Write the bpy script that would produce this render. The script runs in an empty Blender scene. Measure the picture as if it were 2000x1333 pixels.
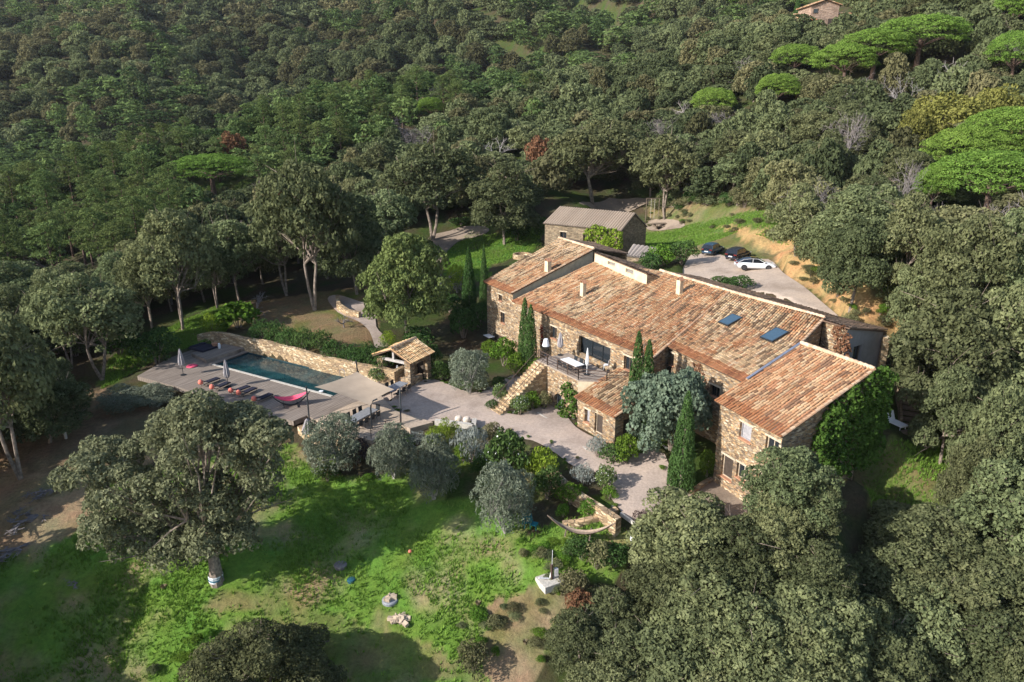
import bpy, math, random
import numpy as np
from mathutils import Vector, Matrix
from mathutils.geometry import delaunay_2d_cdt

# ------------------------------------------------------------------ camera, sky, sun, exposure
scene = bpy.context.scene
COL = scene.collection
F_PX = 1400.0
PITCH = math.radians(18.5)
CAM_H = 27.0
cam_d = bpy.data.cameras.new('drone_camera')
cam = bpy.data.objects.new('drone_camera', cam_d)
COL.objects.link(cam)
cam.location = (0, 0, CAM_H)
cam.rotation_euler = (math.radians(90) - PITCH, 0, 0)
cam_d.sensor_fit = 'HORIZONTAL'
cam_d.sensor_width = 36.0
cam_d.lens = 36.0 * F_PX / 2000.0
cam_d.clip_start = 0.5
cam_d.clip_end = 3000
scene.camera = cam

SUN_AZ = math.radians(62)      # direction the shadows point, clockwise from +Y
SUN_EL = math.radians(28)
world = bpy.data.worlds.new('World')
scene.world = world
world.use_nodes = True
wn = world.node_tree
bg = wn.nodes['Background']
sky = wn.nodes.new('ShaderNodeTexSky')
sky.sky_type = 'NISHITA'
sky.sun_disc = False
sky.sun_elevation = SUN_EL
sky.sun_rotation = SUN_AZ + math.pi
sky.altitude = 200
wn.links.new(sky.outputs[0], bg.inputs[0])
bg.inputs[1].default_value = 0.15
sl = bpy.data.lights.new('sun', 'SUN')
sl.energy = 5.0
sl.angle = math.radians(0.5)
sl.color = (1.0, 0.965, 0.915)
sun = bpy.data.objects.new('sun', sl)
COL.objects.link(sun)
sd = Vector((math.sin(SUN_AZ) * math.cos(SUN_EL), math.cos(SUN_AZ) * math.cos(SUN_EL), -math.sin(SUN_EL)))
sun.rotation_euler = sd.to_track_quat('-Z', 'Y').to_euler()
sun.location = (-60, -30, 80)
vs = scene.view_settings
vs.view_transform = 'Standard'
vs.look = 'None'
vs.gamma = 1
vs.exposure = 0.55
cy = scene.cycles
cy.max_bounces = 5
cy.diffuse_bounces = 2
cy.glossy_bounces = 2
cy.transmission_bounces = 3
cy.volume_bounces = 0
cy.transparent_max_bounces = 6

# ------------------------------------------------------------------ laying out: rays through the lens
SC, CC = math.sin(PITCH), math.cos(PITCH)
def ray(px, py):
    a = (px - 1000) / F_PX; b = -(py - 666.5) / F_PX
    return np.array([a, CC + b * SC, -SC + b * CC])
def P(px, py, z):
    d = ray(px, py); t = (z - CAM_H) / d[2]
    return np.array([d[0] * t, d[1] * t, z])
def proj(x, y, z):
    dz = z - CAM_H
    dep = y * CC - dz * SC; up = y * SC + dz * CC
    return 1000 + F_PX * x / dep, 666.5 - F_PX * up / dep, dep

# ------------------------------------------------------------------ terrain
ctrl = []
def cp(px, py, z): p = P(px, py, z); ctrl.append((p[0], p[1], z))
for t in [(800,800,0),(900,790,0),(870,755,0),(1000,830,0.1),(1100,880,0.1),(1200,930,-.5),(1270,1000,-1.0),(1400,950,-.95),(1210,990,-.9),
          (960,740,.1),(720,742,0),(660,860,-1.3),(560,880,-1.6),(760,930,-1.9),(640,1000,-3.0),(850,980,-2.2),(985,1040,-2.2),(1140,1045,-1.7),(1070,965,-1.3),
          (430,1135,-4.2),(250,1000,-3.2),(60,950,-2.6),(0,1100,-4.6),(0,1330,-8),(350,1330,-7.6),(700,1320,-7.0),(1000,1300,-6.4),(850,1150,-4.3),(1074,1150,-3.6),
          (1220,1060,-2.0),(1300,1300,-7.5),(1700,1300,-8.0),(2000,1250,-6),(1500,1120,-4.2),(1350,1060,-2.6),(1800,1060,-2.0),(1900,960,0),(1820,900,.5),(1700,960,-.9),
          (1740,770,3.0),(1980,850,2.0),(1960,700,5.5),(270,740,-.9),(400,790,-1.0),(300,640,-.4),(190,700,-1),(0,800,-2.5),(0,650,-3),
          (450,640,1.0),(560,590,1.4),(640,600,1.6),(740,650,1.2),(600,660,1.2),(700,690,1.0),(830,665,.5),(960,680,.1),(900,620,1.3),
          (690,500,3.0),(900,455,4.5),(1000,500,3.6),(1200,440,5.2),(1300,440,6.6),(1320,490,6.2),(1380,520,7),(1450,525,7),(1530,560,7),(1610,608,7),(1500,500,7.2),
          (1490,455,9.4),(1570,480,10.2),(1640,560,9.6),(1720,610,8.8),(1740,660,6.6),(1400,430,9.0),(1850,560,12)]:
    cp(*t)
ctrl += [(-.5,74,.1),(8,61.5,.2),(12,54,.3),(14.5,55,.4),(18,42,-.95),(20,75.5,6.0),(24,69,6.5),(31,61,6.6),(29,50,2.6),(22,60,4.5),(25,46,.8),
         (14,133,9),(36,125,15),(60,90,11.5),(75,110,17),(100,90,14),(95,60,9),(70,50,4),(60,35,-1),(55,20,-6),(0,20,-10),(-50,20,-11),(-100,30,-10),(0,-40,-16),(80,-40,-12),(-90,-40,-18),
         (47,140,19),(62,190,34),(80,190,39),(85,150,30),(130,150,38),(110,220,52),(150,110,28),
         (-116,170,2),(-93,200,12),(-52,240,22),(0,260,27),(58,250,36),(-101,140,-4),(-70,110,-2),(-120,90,-8),(-80,70,-3),(-60,80,-2),(-90,50,-5),(-40,130,4),(0,160,13),(0,200,19),(-60,170,7),
         (-170,240,-10),(-115,262,-8),(-60,305,6),(20,330,24),(110,320,60),(-160,330,6),(-80,370,30),(200,250,70),(220,160,50),
         (-200,420,42),(-60,430,58),(60,430,70),(200,420,100),(-400,420,20),(-300,650,118),(-100,650,128),(100,650,140),(350,600,170),(-550,700,120),(0,950,220),(-500,950,200),(500,950,240),
         (300,50,30),(-300,50,-25),(-300,200,-15),(350,-60,10),(-350,-60,-30)]
CP = np.array(ctrl)
def _U(r2): return np.where(r2 > 0, r2 * np.log(np.maximum(r2, 1e-12)), 0.0)
def tps_fit(C, lam=0.02):
    n = len(C); X = C[:, :2] / 100.0
    K = _U(((X[:, None] - X[None]) ** 2).sum(-1)) + lam * 1e-4 * np.eye(n)
    Pm = np.hstack([np.ones((n, 1)), X])
    A = np.zeros((n + 3, n + 3)); A[:n, :n] = K; A[:n, n:] = Pm; A[n:, :n] = Pm.T
    return X, np.linalg.solve(A, np.concatenate([C[:, 2], np.zeros(3)]))
TX, TW = tps_fit(CP)
def tps(x, y):
    x = np.atleast_1d(np.asarray(x, float)) / 100; y = np.atleast_1d(np.asarray(y, float)) / 100
    out = np.empty_like(x)
    for i in range(0, len(x), 20000):
        a = x[i:i + 20000]; b = y[i:i + 20000]
        r2 = (a[:, None] - TX[None, :, 0]) ** 2 + (b[:, None] - TX[None, :, 1]) ** 2
        out[i:i + 20000] = _U(r2) @ TW[:-3] + TW[-3] + TW[-2] * a + TW[-1] * b
    return out
def vnoise(x, y, s, seed=0):
    x = np.asarray(x, float) / s + seed * 17.13; y = np.asarray(y, float) / s - seed * 9.71
    xi = np.floor(x); yi = np.floor(y); fx = x - xi; fy = y - yi
    fx = fx * fx * (3 - 2 * fx); fy = fy * fy * (3 - 2 * fy)
    def h(i, j):
        v = np.sin(i * 127.1 + j * 311.7 + seed * 3.7) * 43758.5453
        return v - np.floor(v)
    return (h(xi, yi) * (1 - fx) + h(xi + 1, yi) * fx) * (1 - fy) + (h(xi, yi + 1) * (1 - fx) + h(xi + 1, yi + 1) * fx) * fy
def fbm(x, y, s, seed=0, o=4):
    t = 0; a = 1; n = 0
    for k in range(o): t = t + a * vnoise(x, y, s / 2 ** k, seed + k * 5); n += a; a *= .55
    return t / n
def inpoly(x, y, poly):
    x = np.atleast_1d(x); y = np.atleast_1d(y); c = np.zeros(x.shape, bool); n = len(poly)
    for i in range(n):
        x1, y1 = poly[i][:2]; x2, y2 = poly[(i + 1) % n][:2]
        if y1 == y2: continue
        m = ((y1 > y) != (y2 > y)) & (x < (x2 - x1) * (y - y1) / (y2 - y1) + x1)
        c ^= m
    return c
# pool frame: up along the long side, vp away from the camera
PO = np.array([-18.5, 64.7]); UP = np.array([.862, -.507]); VP = np.array([.507, .862])
def pf(a, b): return PO + UP * a + VP * b
POOL_L = 17.4; POOL_W = 4.6          # a from -16 to 1.4, b from 0 to 4.6
POOL = [pf(-16, 0), pf(1.4, 0), pf(1.4, POOL_W), pf(-16, POOL_W)]
DECKHOLE = [pf(-23, -7), pf(8, -6), pf(6, 4.9), pf(-22, 5)]
FLAT = []
def smooth_rise(x, y):      # rough ground away from the built parts
    r = np.clip((np.hypot(np.asarray(x) - 0, np.asarray(y) - 65) - 45) / 60, 0, 1)
    return (fbm(x, y, 30, 3) - .5) * 5 * r + (fbm(np.asarray(x) * .8 + np.asarray(y) * .45, np.asarray(y) * .35, 75, 8, 3) - .5) * 70 * np.clip((np.asarray(y) - 270) / 160, 0, 1)
def terr(x, y):
    x = np.atleast_1d(np.asarray(x, float)); y = np.atleast_1d(np.asarray(y, float))
    z = tps(x, y) + smooth_rise(x, y)
    z = np.where(inpoly(x, y, DECKHOLE), np.minimum(z, -.35), z)
    for poly, pl in FLAT: m = inpoly(x, y, poly); z = np.where(m, pl[0] + pl[1] * x + pl[2] * y, z)
    return np.where(inpoly(x, y, POOL), -2.4, z)
def tz(x, y): return float(terr([x], [y])[0])
def G(px, py):
    """where the view ray through this spot meets the ground"""
    d = ray(px, py); ts = np.concatenate([np.arange(30, 140, 1.0), np.arange(140, 900, 6.0)])
    zs = CAM_H + d[2] * ts; g = terr(d[0] * ts, d[1] * ts)
    k = np.nonzero(zs < g)[0]
    if len(k) == 0: return np.array([d[0] * 600, d[1] * 600, tz(d[0] * 600, d[1] * 600)])
    k = max(k[0], 1); a, b = ts[k - 1], ts[k]
    for _ in range(22):
        m = .5 * (a + b)
        if CAM_H + d[2] * m < tz(d[0] * m, d[1] * m): b = m
        else: a = m
    return np.array([d[0] * b, d[1] * b, tz(d[0] * b, d[1] * b)])
def T(px, topy, h):
    """ground spot of a thing of height h whose top shows at this spot"""
    d = ray(px, topy); ts = np.concatenate([np.arange(25, 140, .5), np.arange(140, 900, 3.0)])
    zs = CAM_H + d[2] * ts; g = terr(d[0] * ts, d[1] * ts) + h
    k = np.nonzero(zs < g)[0]
    t = ts[k[0]] if len(k) else 500.
    x, y = d[0] * t, d[1] * t
    return np.array([x, y, tz(x, y)])

# ------------------------------------------------------------------ object helpers
def tag(o, label=None, cat=None, group=None, kind=None):
    if label: o['label'] = label
    if cat: o['category'] = cat
    if group: o['group'] = group
    if kind: o['kind'] = kind
    return o
def thing(name, label, cat, loc=(0, 0, 0), rz=0.0, group=None):
    o = bpy.data.objects.new(name, None); COL.objects.link(o)
    o.empty_display_size = .3
    o.location = Vector([float(v) for v in loc]); o.rotation_euler = (0, 0, rz)
    return tag(o, label, cat, group)
def root_of(o):
    while o.parent: o = o.parent
    return o
def mesh_obj(name, V, Fc, mat, parent=None, local=False, smooth=False, attr=None, colattr=None, loc=None):
    V = np.asarray(V, float).reshape(-1, 3)
    if parent is not None and not local:
        r = root_of(parent); M = r.matrix_basis.inverted() if r.matrix_basis else Matrix()
        M = (Matrix.Translation(r.location) @ r.rotation_euler.to_matrix().to_4x4()).inverted()
        A = np.array(M); V = V @ A[:3, :3].T + A[:3, 3]
    if loc is not None: V = V - np.array(loc)
    me = bpy.data.meshes.new(name)
    if isinstance(Fc, np.ndarray):
        n, k = Fc.shape
        me.vertices.add(len(V)); me.vertices.foreach_set('co', V.astype(np.float32).ravel())
        me.loops.add(n * k); me.loops.foreach_set('vertex_index', Fc.astype(np.int32).ravel())
        me.polygons.add(n); me.polygons.foreach_set('loop_start', np.arange(0, n * k, k, dtype=np.int32))
        me.polygons.foreach_set('loop_total', np.full(n, k, np.int32))
        me.update(calc_edges=True)
    else:
        me.from_pydata([tuple(v) for v in V], [], [tuple(f) for f in Fc]); me.update()
    if smooth: me.polygons.foreach_set('use_smooth', np.ones(len(me.polygons), bool))
    if attr is not None:
        a = me.attributes.new('tone', 'FLOAT', 'POINT'); a.data.foreach_set('value', np.asarray(attr, np.float32))
    if colattr is not None:
        a = me.attributes.new('tint', 'FLOAT_COLOR', 'POINT')
        c = np.ones((len(V), 4), np.float32); c[:, :3] = colattr; a.data.foreach_set('color', c.ravel())
    if mat is not None: me.materials.append(mat)
    o = bpy.data.objects.new(name, me); COL.objects.link(o)
    if parent is not None: o.parent = parent
    if loc is not None: o.location = loc
    return o
def copy_tree(o, parent=None):
    c = o.copy(); COL.objects.link(c); c.parent = parent
    for ch in KIDS.get(o.name, None) or [k for k in o.children]: copy_tree(ch, c)
    return c
KIDS = {}
def unit(v): v = np.asarray(v, float); return v / (np.linalg.norm(v) + 1e-12)

class MB:
    def __init__(s): s.V = []; s.F = []
    def add(s, V, F):
        k = len(s.V); s.V += [tuple(float(c) for c in v) for v in V]; s.F += [tuple(i + k for i in f) for f in F]; return s
    def prism(s, poly, z0, z1):
        """poly: list of (x,y) (or (x,y,ztop)); z0 bottom"""
        n = len(poly)
        lo = [(p[0], p[1], z0) for p in poly]; hi = [(p[0], p[1], p[2] if len(p) > 2 else z1) for p in poly]
        return s.add(lo + hi, [tuple(range(n))[::-1], tuple(range(n, 2 * n))] + [(i, (i + 1) % n, n + (i + 1) % n, n + i) for i in range(n)])
    def slab(s, pts, th, up=(0, 0, 1)):
        """plate: polygon in space thickened downwards"""
        n = len(pts); lo = [tuple(np.array(p) - np.array(up) * th) for p in pts]
        return s.add([tuple(p) for p in pts] + lo, [tuple(range(n)), tuple(range(n, 2 * n))[::-1]] + [(i, n + i, n + (i + 1) % n, (i + 1) % n) for i in range(n)])
    def box(s, c, size, rz=0, tilt=None):
        hx, hy, hz = [v / 2 for v in size]
        V = np.array([(x, y, z) for z in (-hz, hz) for x, y in ((-hx, -hy), (hx, -hy), (hx, hy), (-hx, hy))])
        if tilt is not None:
            ax, an = tilt; R = np.array(Matrix.Rotation(an, 3, ax)); V = V @ R.T
        ca, sa = math.cos(rz), math.sin(rz)
        V = V @ np.array([[ca, sa, 0], [-sa, ca, 0], [0, 0, 1]]) + np.array(c, float)
        return s.add(V, [(3, 2, 1, 0), (4, 5, 6, 7), (0, 1, 5, 4), (1, 2, 6, 5), (2, 3, 7, 6), (3, 0, 4, 7)])
    def tube(s, pts, rad, n=6, cap=True):
        pts = [np.asarray(p, float) for p in pts]
        if not hasattr(rad, '__len__'): rad = [rad] * len(pts)
        V = []; F = []
        for i, p in enumerate(pts):
            d = unit(pts[min(i + 1, len(pts) - 1)] - pts[max(i - 1, 0)])
            a = unit(np.cross(d, (0, 0, 1) if abs(d[2]) < .9 else (1, 0, 0))); b = np.cross(d, a)
            for k in range(n):
                t = 2 * math.pi * k / n
                V.append(p + rad[i] * (math.cos(t) * a + math.sin(t) * b))
        for i in range(len(pts) - 1):
            for k in range(n):
                F.append((i * n + k, i * n + (k + 1) % n, (i + 1) * n + (k + 1) % n, (i + 1) * n + k))
        if cap: F.append(tuple(range(n))[::-1]); F.append(tuple(range((len(pts) - 1) * n, len(pts) * n)))
        return s.add(V, F)
    def lathe(s, c, prof, n=12):
        """prof: (r,z) pairs"""
        V = []; F = []
        for r, z in prof:
            for k in range(n):
                t = 2 * math.pi * k / n; V.append((c[0] + r * math.cos(t), c[1] + r * math.sin(t), c[2] + z))
        for i in range(len(prof) - 1):
            for k in range(n): F.append((i * n + k, i * n + (k + 1) % n, (i + 1) * n + (k + 1) % n, (i + 1) * n + k))
        F.append(tuple(range(n))[::-1]); F.append(tuple(range((len(prof) - 1) * n, len(prof) * n)))
        return s.add(V, F)
    def build(s, name, mat, parent=None, local=False, smooth=False, loc=None):
        o = mesh_obj(name, s.V, s.F, mat, parent, local, smooth)
        if loc is not None: o.location = [float(v) for v in loc]
        return o

# ------------------------------------------------------------------ materials
def new_mat(name):
    m = bpy.data.materials.new(name); m.use_nodes = True
    nt = m.node_tree; b = nt.nodes['Principled BSDF']
    return m, nt, b
def N(nt, t, **kw):
    n = nt.nodes.new(t)
    for k, v in kw.items(): setattr(n, k, v)
    return n
def ramp(nt, stops, src=None, interp='LINEAR'):
    r = N(nt, 'ShaderNodeValToRGB'); e = r.color_ramp; e.interpolation = interp
    while len(e.elements) < len(stops): e.elements.new(.5)
    for i, (p, c) in enumerate(stops): e.elements[i].position = p; e.elements[i].color = (*c, 1)
    if src is not None: nt.links.new(src, r.inputs[0])
    return r
def coords(nt, scale=(1, 1, 1), kind='Object', rot=(0, 0, 0)):
    tc = N(nt, 'ShaderNodeTexCoord'); mp = N(nt, 'ShaderNodeMapping')
    mp.inputs['Scale'].default_value = scale; mp.inputs['Rotation'].default_value = rot
    nt.links.new(tc.outputs[kind], mp.inputs[0]); return mp.outputs[0]
def noise(nt, vec, scale, detail=3, rough=.6):
    n = N(nt, 'ShaderNodeTexNoise'); n.inputs['Scale'].default_value = scale; n.inputs['Detail'].default_value = detail
    n.inputs['Roughness'].default_value = rough; nt.links.new(vec, n.inputs['Vector']); return n.outputs[0]
def mixc(nt, fac, a, b, mode='MIX'):
    m = N(nt, 'ShaderNodeMix', data_type='RGBA', blend_type=mode)
    for i, v in ((0, fac), (6, a), (7, b)):
        if hasattr(v, 'node'): nt.links.new(v, m.inputs[i])
        elif i == 0: m.inputs[0].default_value = v
        else: m.inputs[i].default_value = (*v, 1)
    return m.outputs[2]
def bump(nt, b, h, strength=.5, dist=.05):
    n = N(nt, 'ShaderNodeBump'); n.inputs['Strength'].default_value = strength; n.inputs['Distance'].default_value = dist
    nt.links.new(h, n.inputs['Height']); nt.links.new(n.outputs[0], b.inputs['Normal'])
def plain(name, c, rough=.7, metal=0, var=.25, scale=6, spec=.3):
    m, nt, b = new_mat(name); v = coords(nt)
    n = noise(nt, v, scale)
    r = ramp(nt, [(.3, [x * (1 - var) for x in c]), (.7, [min(1, x * (1 + var)) for x in c])], n)
    nt.links.new(r.outputs[0], b.inputs['Base Color']); b.inputs['Roughness'].default_value = rough
    b.inputs['Metallic'].default_value = metal; b.inputs['Specular IOR Level'].default_value = spec
    return m
def stone_mat(name, pal, mortar, sc=(2.6, 2.6, 7.5), edge=.06, bs=.8):
    m, nt, b = new_mat(name); v = coords(nt, sc)
    wv = N(nt, 'ShaderNodeTexNoise'); wv.inputs['Scale'].default_value = 1.4; nt.links.new(v, wv.inputs['Vector'])
    ad = N(nt, 'ShaderNodeVectorMath', operation='MULTIPLY_ADD'); nt.links.new(wv.outputs['Color'], ad.inputs[0]); ad.inputs[1].default_value = (.7, .7, .7); nt.links.new(v, ad.inputs[2])
    vo = N(nt, 'ShaderNodeTexVoronoi', feature='F1'); vo.inputs['Scale'].default_value = 1; nt.links.new(ad.outputs[0], vo.inputs['Vector'])
    ve = N(nt, 'ShaderNodeTexVoronoi', feature='DISTANCE_TO_EDGE'); ve.inputs['Scale'].default_value = 1; nt.links.new(ad.outputs[0], ve.inputs['Vector'])
    sp = N(nt, 'ShaderNodeSeparateColor'); nt.links.new(vo.outputs['Color'], sp.inputs[0])
    st = ramp(nt, [(i / (len(pal)), c) for i, c in enumerate(pal)], sp.outputs[0], 'CONSTANT').outputs[0]
    big = noise(nt, coords(nt, (.35, .35, .5)), 1.5, 4)
    st = mixc(nt, 1.0, st, ramp(nt, [(.3, (.72, .68, .62)), (.7, (1.25, 1.2, 1.12))], big).outputs[0], 'MULTIPLY')
    e = ramp(nt, [(0, (0, 0, 0)), (edge, (1, 1, 1))], ve.outputs['Distance'])
    c = mixc(nt, e.outputs[0], mortar, st)
    nt.links.new(c, b.inputs['Base Color']); b.inputs['Roughness'].default_value = .9; b.inputs['Specular IOR Level'].default_value = .15
    mh = N(nt, 'ShaderNodeMath', operation='MULTIPLY_ADD'); nt.links.new(e.outputs[0], mh.inputs[0]); mh.inputs[1].default_value = .6
    nt.links.new(sp.outputs[1], mh.inputs[2]); bump(nt, b, mh.outputs[0], bs, .06)
    return m
def tint_mat(name, rough=.9, nscale=12, var=.35, bs=.0, trans=0.0, spec=.1):
    m, nt, b = new_mat(name); a = N(nt, 'ShaderNodeAttribute', attribute_name='tint')
    n = noise(nt, coords(nt), nscale, 4, .7)
    c = mixc(nt, 1.0, a.outputs['Color'], ramp(nt, [(.25, [1 - var] * 3), (.75, [1 + var] * 3)], n).outputs[0], 'MULTIPLY')
    nt.links.new(c, b.inputs['Base Color']); b.inputs['Roughness'].default_value = rough; b.inputs['Specular IOR Level'].default_value = spec
    if bs: bump(nt, b, n, bs, .12)
    return m
def leaf_mat(name, dark, light, third=None, trans=.22, hv=.06, vv=.5):
    """two leaf colours mixed leaf by leaf, clump by clump, and varied tree by tree"""
    m, nt, b = new_mat(name); nt.nodes.remove(b); out = nt.nodes['Material Output']
    a = N(nt, 'ShaderNodeAttribute', attribute_name='tone')
    n = noise(nt, coords(nt), 1.3, 3)
    s = N(nt, 'ShaderNodeMath', operation='ADD'); nt.links.new(a.outputs['Fac'], s.inputs[0]); nt.links.new(n, s.inputs[1])
    h = N(nt, 'ShaderNodeMath', operation='MULTIPLY'); nt.links.new(s.outputs[0], h.inputs[0]); h.inputs[1].default_value = .5
    c = ramp(nt, [(.2, dark), (.62, light)] + ([(.9, third)] if third else []), h.outputs[0]).outputs[0]
    oi = N(nt, 'ShaderNodeObjectInfo'); hs = N(nt, 'ShaderNodeHueSaturation')
    r1 = N(nt, 'ShaderNodeMapRange'); nt.links.new(oi.outputs['Random'], r1.inputs[0]); r1.inputs[3].default_value = .5 - hv; r1.inputs[4].default_value = .5 + hv * .6
    wn2 = N(nt, 'ShaderNodeTexWhiteNoise', noise_dimensions='1D'); nt.links.new(oi.outputs['Random'], wn2.inputs['W'])
    r2 = N(nt, 'ShaderNodeMapRange'); nt.links.new(wn2.outputs['Value'], r2.inputs[0]); r2.inputs[3].default_value = 1 - vv * .5; r2.inputs[4].default_value = 1 + vv * .5
    nt.links.new(r1.outputs[0], hs.inputs['Hue']); nt.links.new(r2.outputs[0], hs.inputs['Value']); nt.links.new(c, hs.inputs['Color'])
    d = N(nt, 'ShaderNodeBsdfDiffuse'); t = N(nt, 'ShaderNodeBsdfTranslucent'); mx = N(nt, 'ShaderNodeMixShader'); mx.inputs[0].default_value = trans
    nt.links.new(hs.outputs[0], d.inputs[0]); nt.links.new(hs.outputs[0], t.inputs[0])
    nt.links.new(d.outputs[0], mx.inputs[1]); nt.links.new(t.outputs[0], mx.inputs[2]); nt.links.new(mx.outputs[0], out.inputs[0])
    return m

STONE = stone_mat('rubble_stone', [(.38, .27, .16), (.22, .15, .10), (.50, .38, .25), (.29, .22, .16), (.60, .50, .37), (.34, .22, .13), (.43, .33, .22), (.17, .13, .10), (.46, .30, .17), (.33, .27, .21)], (.40, .32, .23), (3.0, 3.0, 8.5), .09, 1.2)
STONE2 = stone_mat('grey_brown_stone', [(.26, .20, .14), (.18, .14, .10), (.33, .26, .18), (.22, .18, .13)], (.30, .24, .17))
DRYST = stone_mat('dry_stone', [(.55, .42, .27), (.40, .29, .18), (.66, .54, .38), (.33, .24, .16), (.5, .36, .22)], (.22, .16, .10), (2.2, 2.2, 6), .08, 1.0)
STUCCO = plain('cream_render', (.56, .46, .32), .9, var=.18, scale=1.5)
STUCCO_G = plain('grey_render', (.27, .25, .24), .9, var=.12, scale=1.5)
TILE = tint_mat('clay_tiles', .85, 9, .3)
DECKM = None
TIMBER = plain('weathered_timber', (.20, .15, .11), .8)
DARKWOOD = plain('dark_timber', (.06, .045, .035), .7)
IRON = plain('rusty_iron', (.10, .065, .05), .6, .3)
STEEL = plain('dark_painted_steel', (.035, .04, .045), .45, .3)
GLASS = plain('window_glass', (.02, .025, .03), .06, 0, .1, spec=.8)
SKYGL = plain('skylight_glass', (.05, .09, .13), .12, 0, .1, spec=.9)
FRAME = plain('brown_window_frame', (.12, .085, .06), .6)
SHUT = plain('grey_shutter', (.30, .29, .30), .7)
SILL = plain('terracotta_sill', (.48, .24, .14), .85)
CREAMST = plain('cream_reveal', (.50, .41, .30), .9)
ZINC = plain('zinc_flashing', (.30, .33, .40), .35, .6)
WHITE = plain('white_paint', (.80, .80, .80), .5, var=.05)
LINEN = plain('faded_parasol_cloth', (.36, .33, .33), .9, var=.2)
TAUPE = plain('taupe_sail_cloth', (.36, .28, .205), .9, var=.1, scale=.8)
PINK = plain('pink_cloth', (.78, .10, .17), .8, var=.12)
CORAL = plain('coral_cushion', (.75, .20, .14), .8, var=.12)
BLACKC = plain('dark_cushion', (.02, .02, .035), .8)
GREYT = plain('grey_slate_top', (.24, .25, .27), .5)
ROPE = plain('bleached_wood', (.34, .25, .18), .8)
TEAL = plain('teal_plastic', (.01, .15, .18), .5)
CONC = plain('pale_concrete', (.48, .44, .38), .85)
BARK = plain('cork_bark', (.24, .19, .15), .95, var=.5, scale=5)
BARKP = plain('pine_bark', (.13, .085, .065), .95, var=.5, scale=5)
GREYBARK = plain('bleached_bark', (.30, .27, .25), .9, var=.4, scale=4)
TWIGS = plain('bare_twigs', (.19, .165, .155), .9, var=.4, scale=4)
SOIL = plain('soil', (.16, .11, .07), .95, var=.4)
# ------------------------------------------------------------------ the ground, as one sheet
def gp(pts): return [G(*p)[:2] for p in pts]
def warp(x, y, amp=1.2, s=3.0, seed=1):
    return x + (fbm(x, y, s, seed) - .5) * 2 * amp, y + (fbm(x, y, s, seed + 9) - .5) * 2 * amp
Z_MEADOW = gp([(-200,1090),(0,1060),(60,1010),(150,960),(420,900),(560,870),(620,930),(760,930),(900,990),(985,990),(1060,1030),(1130,1010),(1240,1040),(1230,1090),(1110,1130),(1080,1180),(1040,1330),(600,1400),(-300,1400)])
Z_DRY = gp([(-100,880),(60,920),(160,930),(200,1000),(120,1060),(30,1090),(-150,1130)])
Z_WORN = gp([(440,1150),(560,1172),(700,1205),(860,1280),(960,1340),(720,1345),(600,1290),(500,1215),(400,1172)])
Z_FLOOR = gp([(-300,780),(60,800),(200,760),(300,790),(420,800),(560,860),(420,880),(150,940),(40,990),(-300,960)])
Z_BROWN = gp([(980,1190),(1060,1120),(1110,1130),(1120,1200),(1060,1330),(960,1330),(930,1240)])
Z_LAWNR = gp([(1760,860),(1850,850),(1900,930),(1880,990),(1800,1010),(1700,990),(1680,930)])
Z_LAWNBACK = gp([(1255,455),(1330,445),(1480,410),(1560,430),(1600,470),(1540,480),(1440,455),(1340,485),(1260,490)])
Z_BANK = gp([(1400,440),(1450,445),(1500,452),(1560,470),(1640,520),(1700,570),(1755,610),(1760,660),(1735,640),(1690,630),(1640,610),(1590,565),(1535,530),(1500,490),(1450,475)])
PARKBIG = gp([(1330,505),(1350,490),(1400,488),(1445,500),(1505,500),(1545,530),(1590,560),(1630,590),(1665,622),(1640,640),(1500,600),(1330,560)])
_pp = np.array(PARKBIG); _pl = np.linalg.lstsq(np.column_stack([np.ones(len(_pp)), _pp]), terr(_pp[:, 0], _pp[:, 1]), rcond=None)[0]; FLAT.append((PARKBIG, _pl))
Z_EDGE = gp([(1262,402),(1330,398),(1400,397),(1500,405),(1570,440),(1640,490),(1770,600),(1760,680),(1640,640),(1560,560),(1520,520),(1440,490),(1350,500),(1260,500)])
Z_TOPL = gp([(430,640),(480,600),(560,580),(700,560),(740,640),(720,700),(640,690),(540,650)])
Z_GRASSL = gp([(200,760),(215,700),(330,640),(420,600),(480,600),(440,650),(380,680),(330,690),(260,730)])
Z_GRASSM = gp([(860,500),(920,450),(990,430),(1060,430),(1060,480),(960,520),(960,560),(900,540),(870,540)])
Z_GARDEN = gp([(600,830),(700,860),(850,830),(1000,850),(1100,900),(1160,960),(1230,1000),(1130,1000),(1000,960),(850,930),(620,900)])
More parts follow.
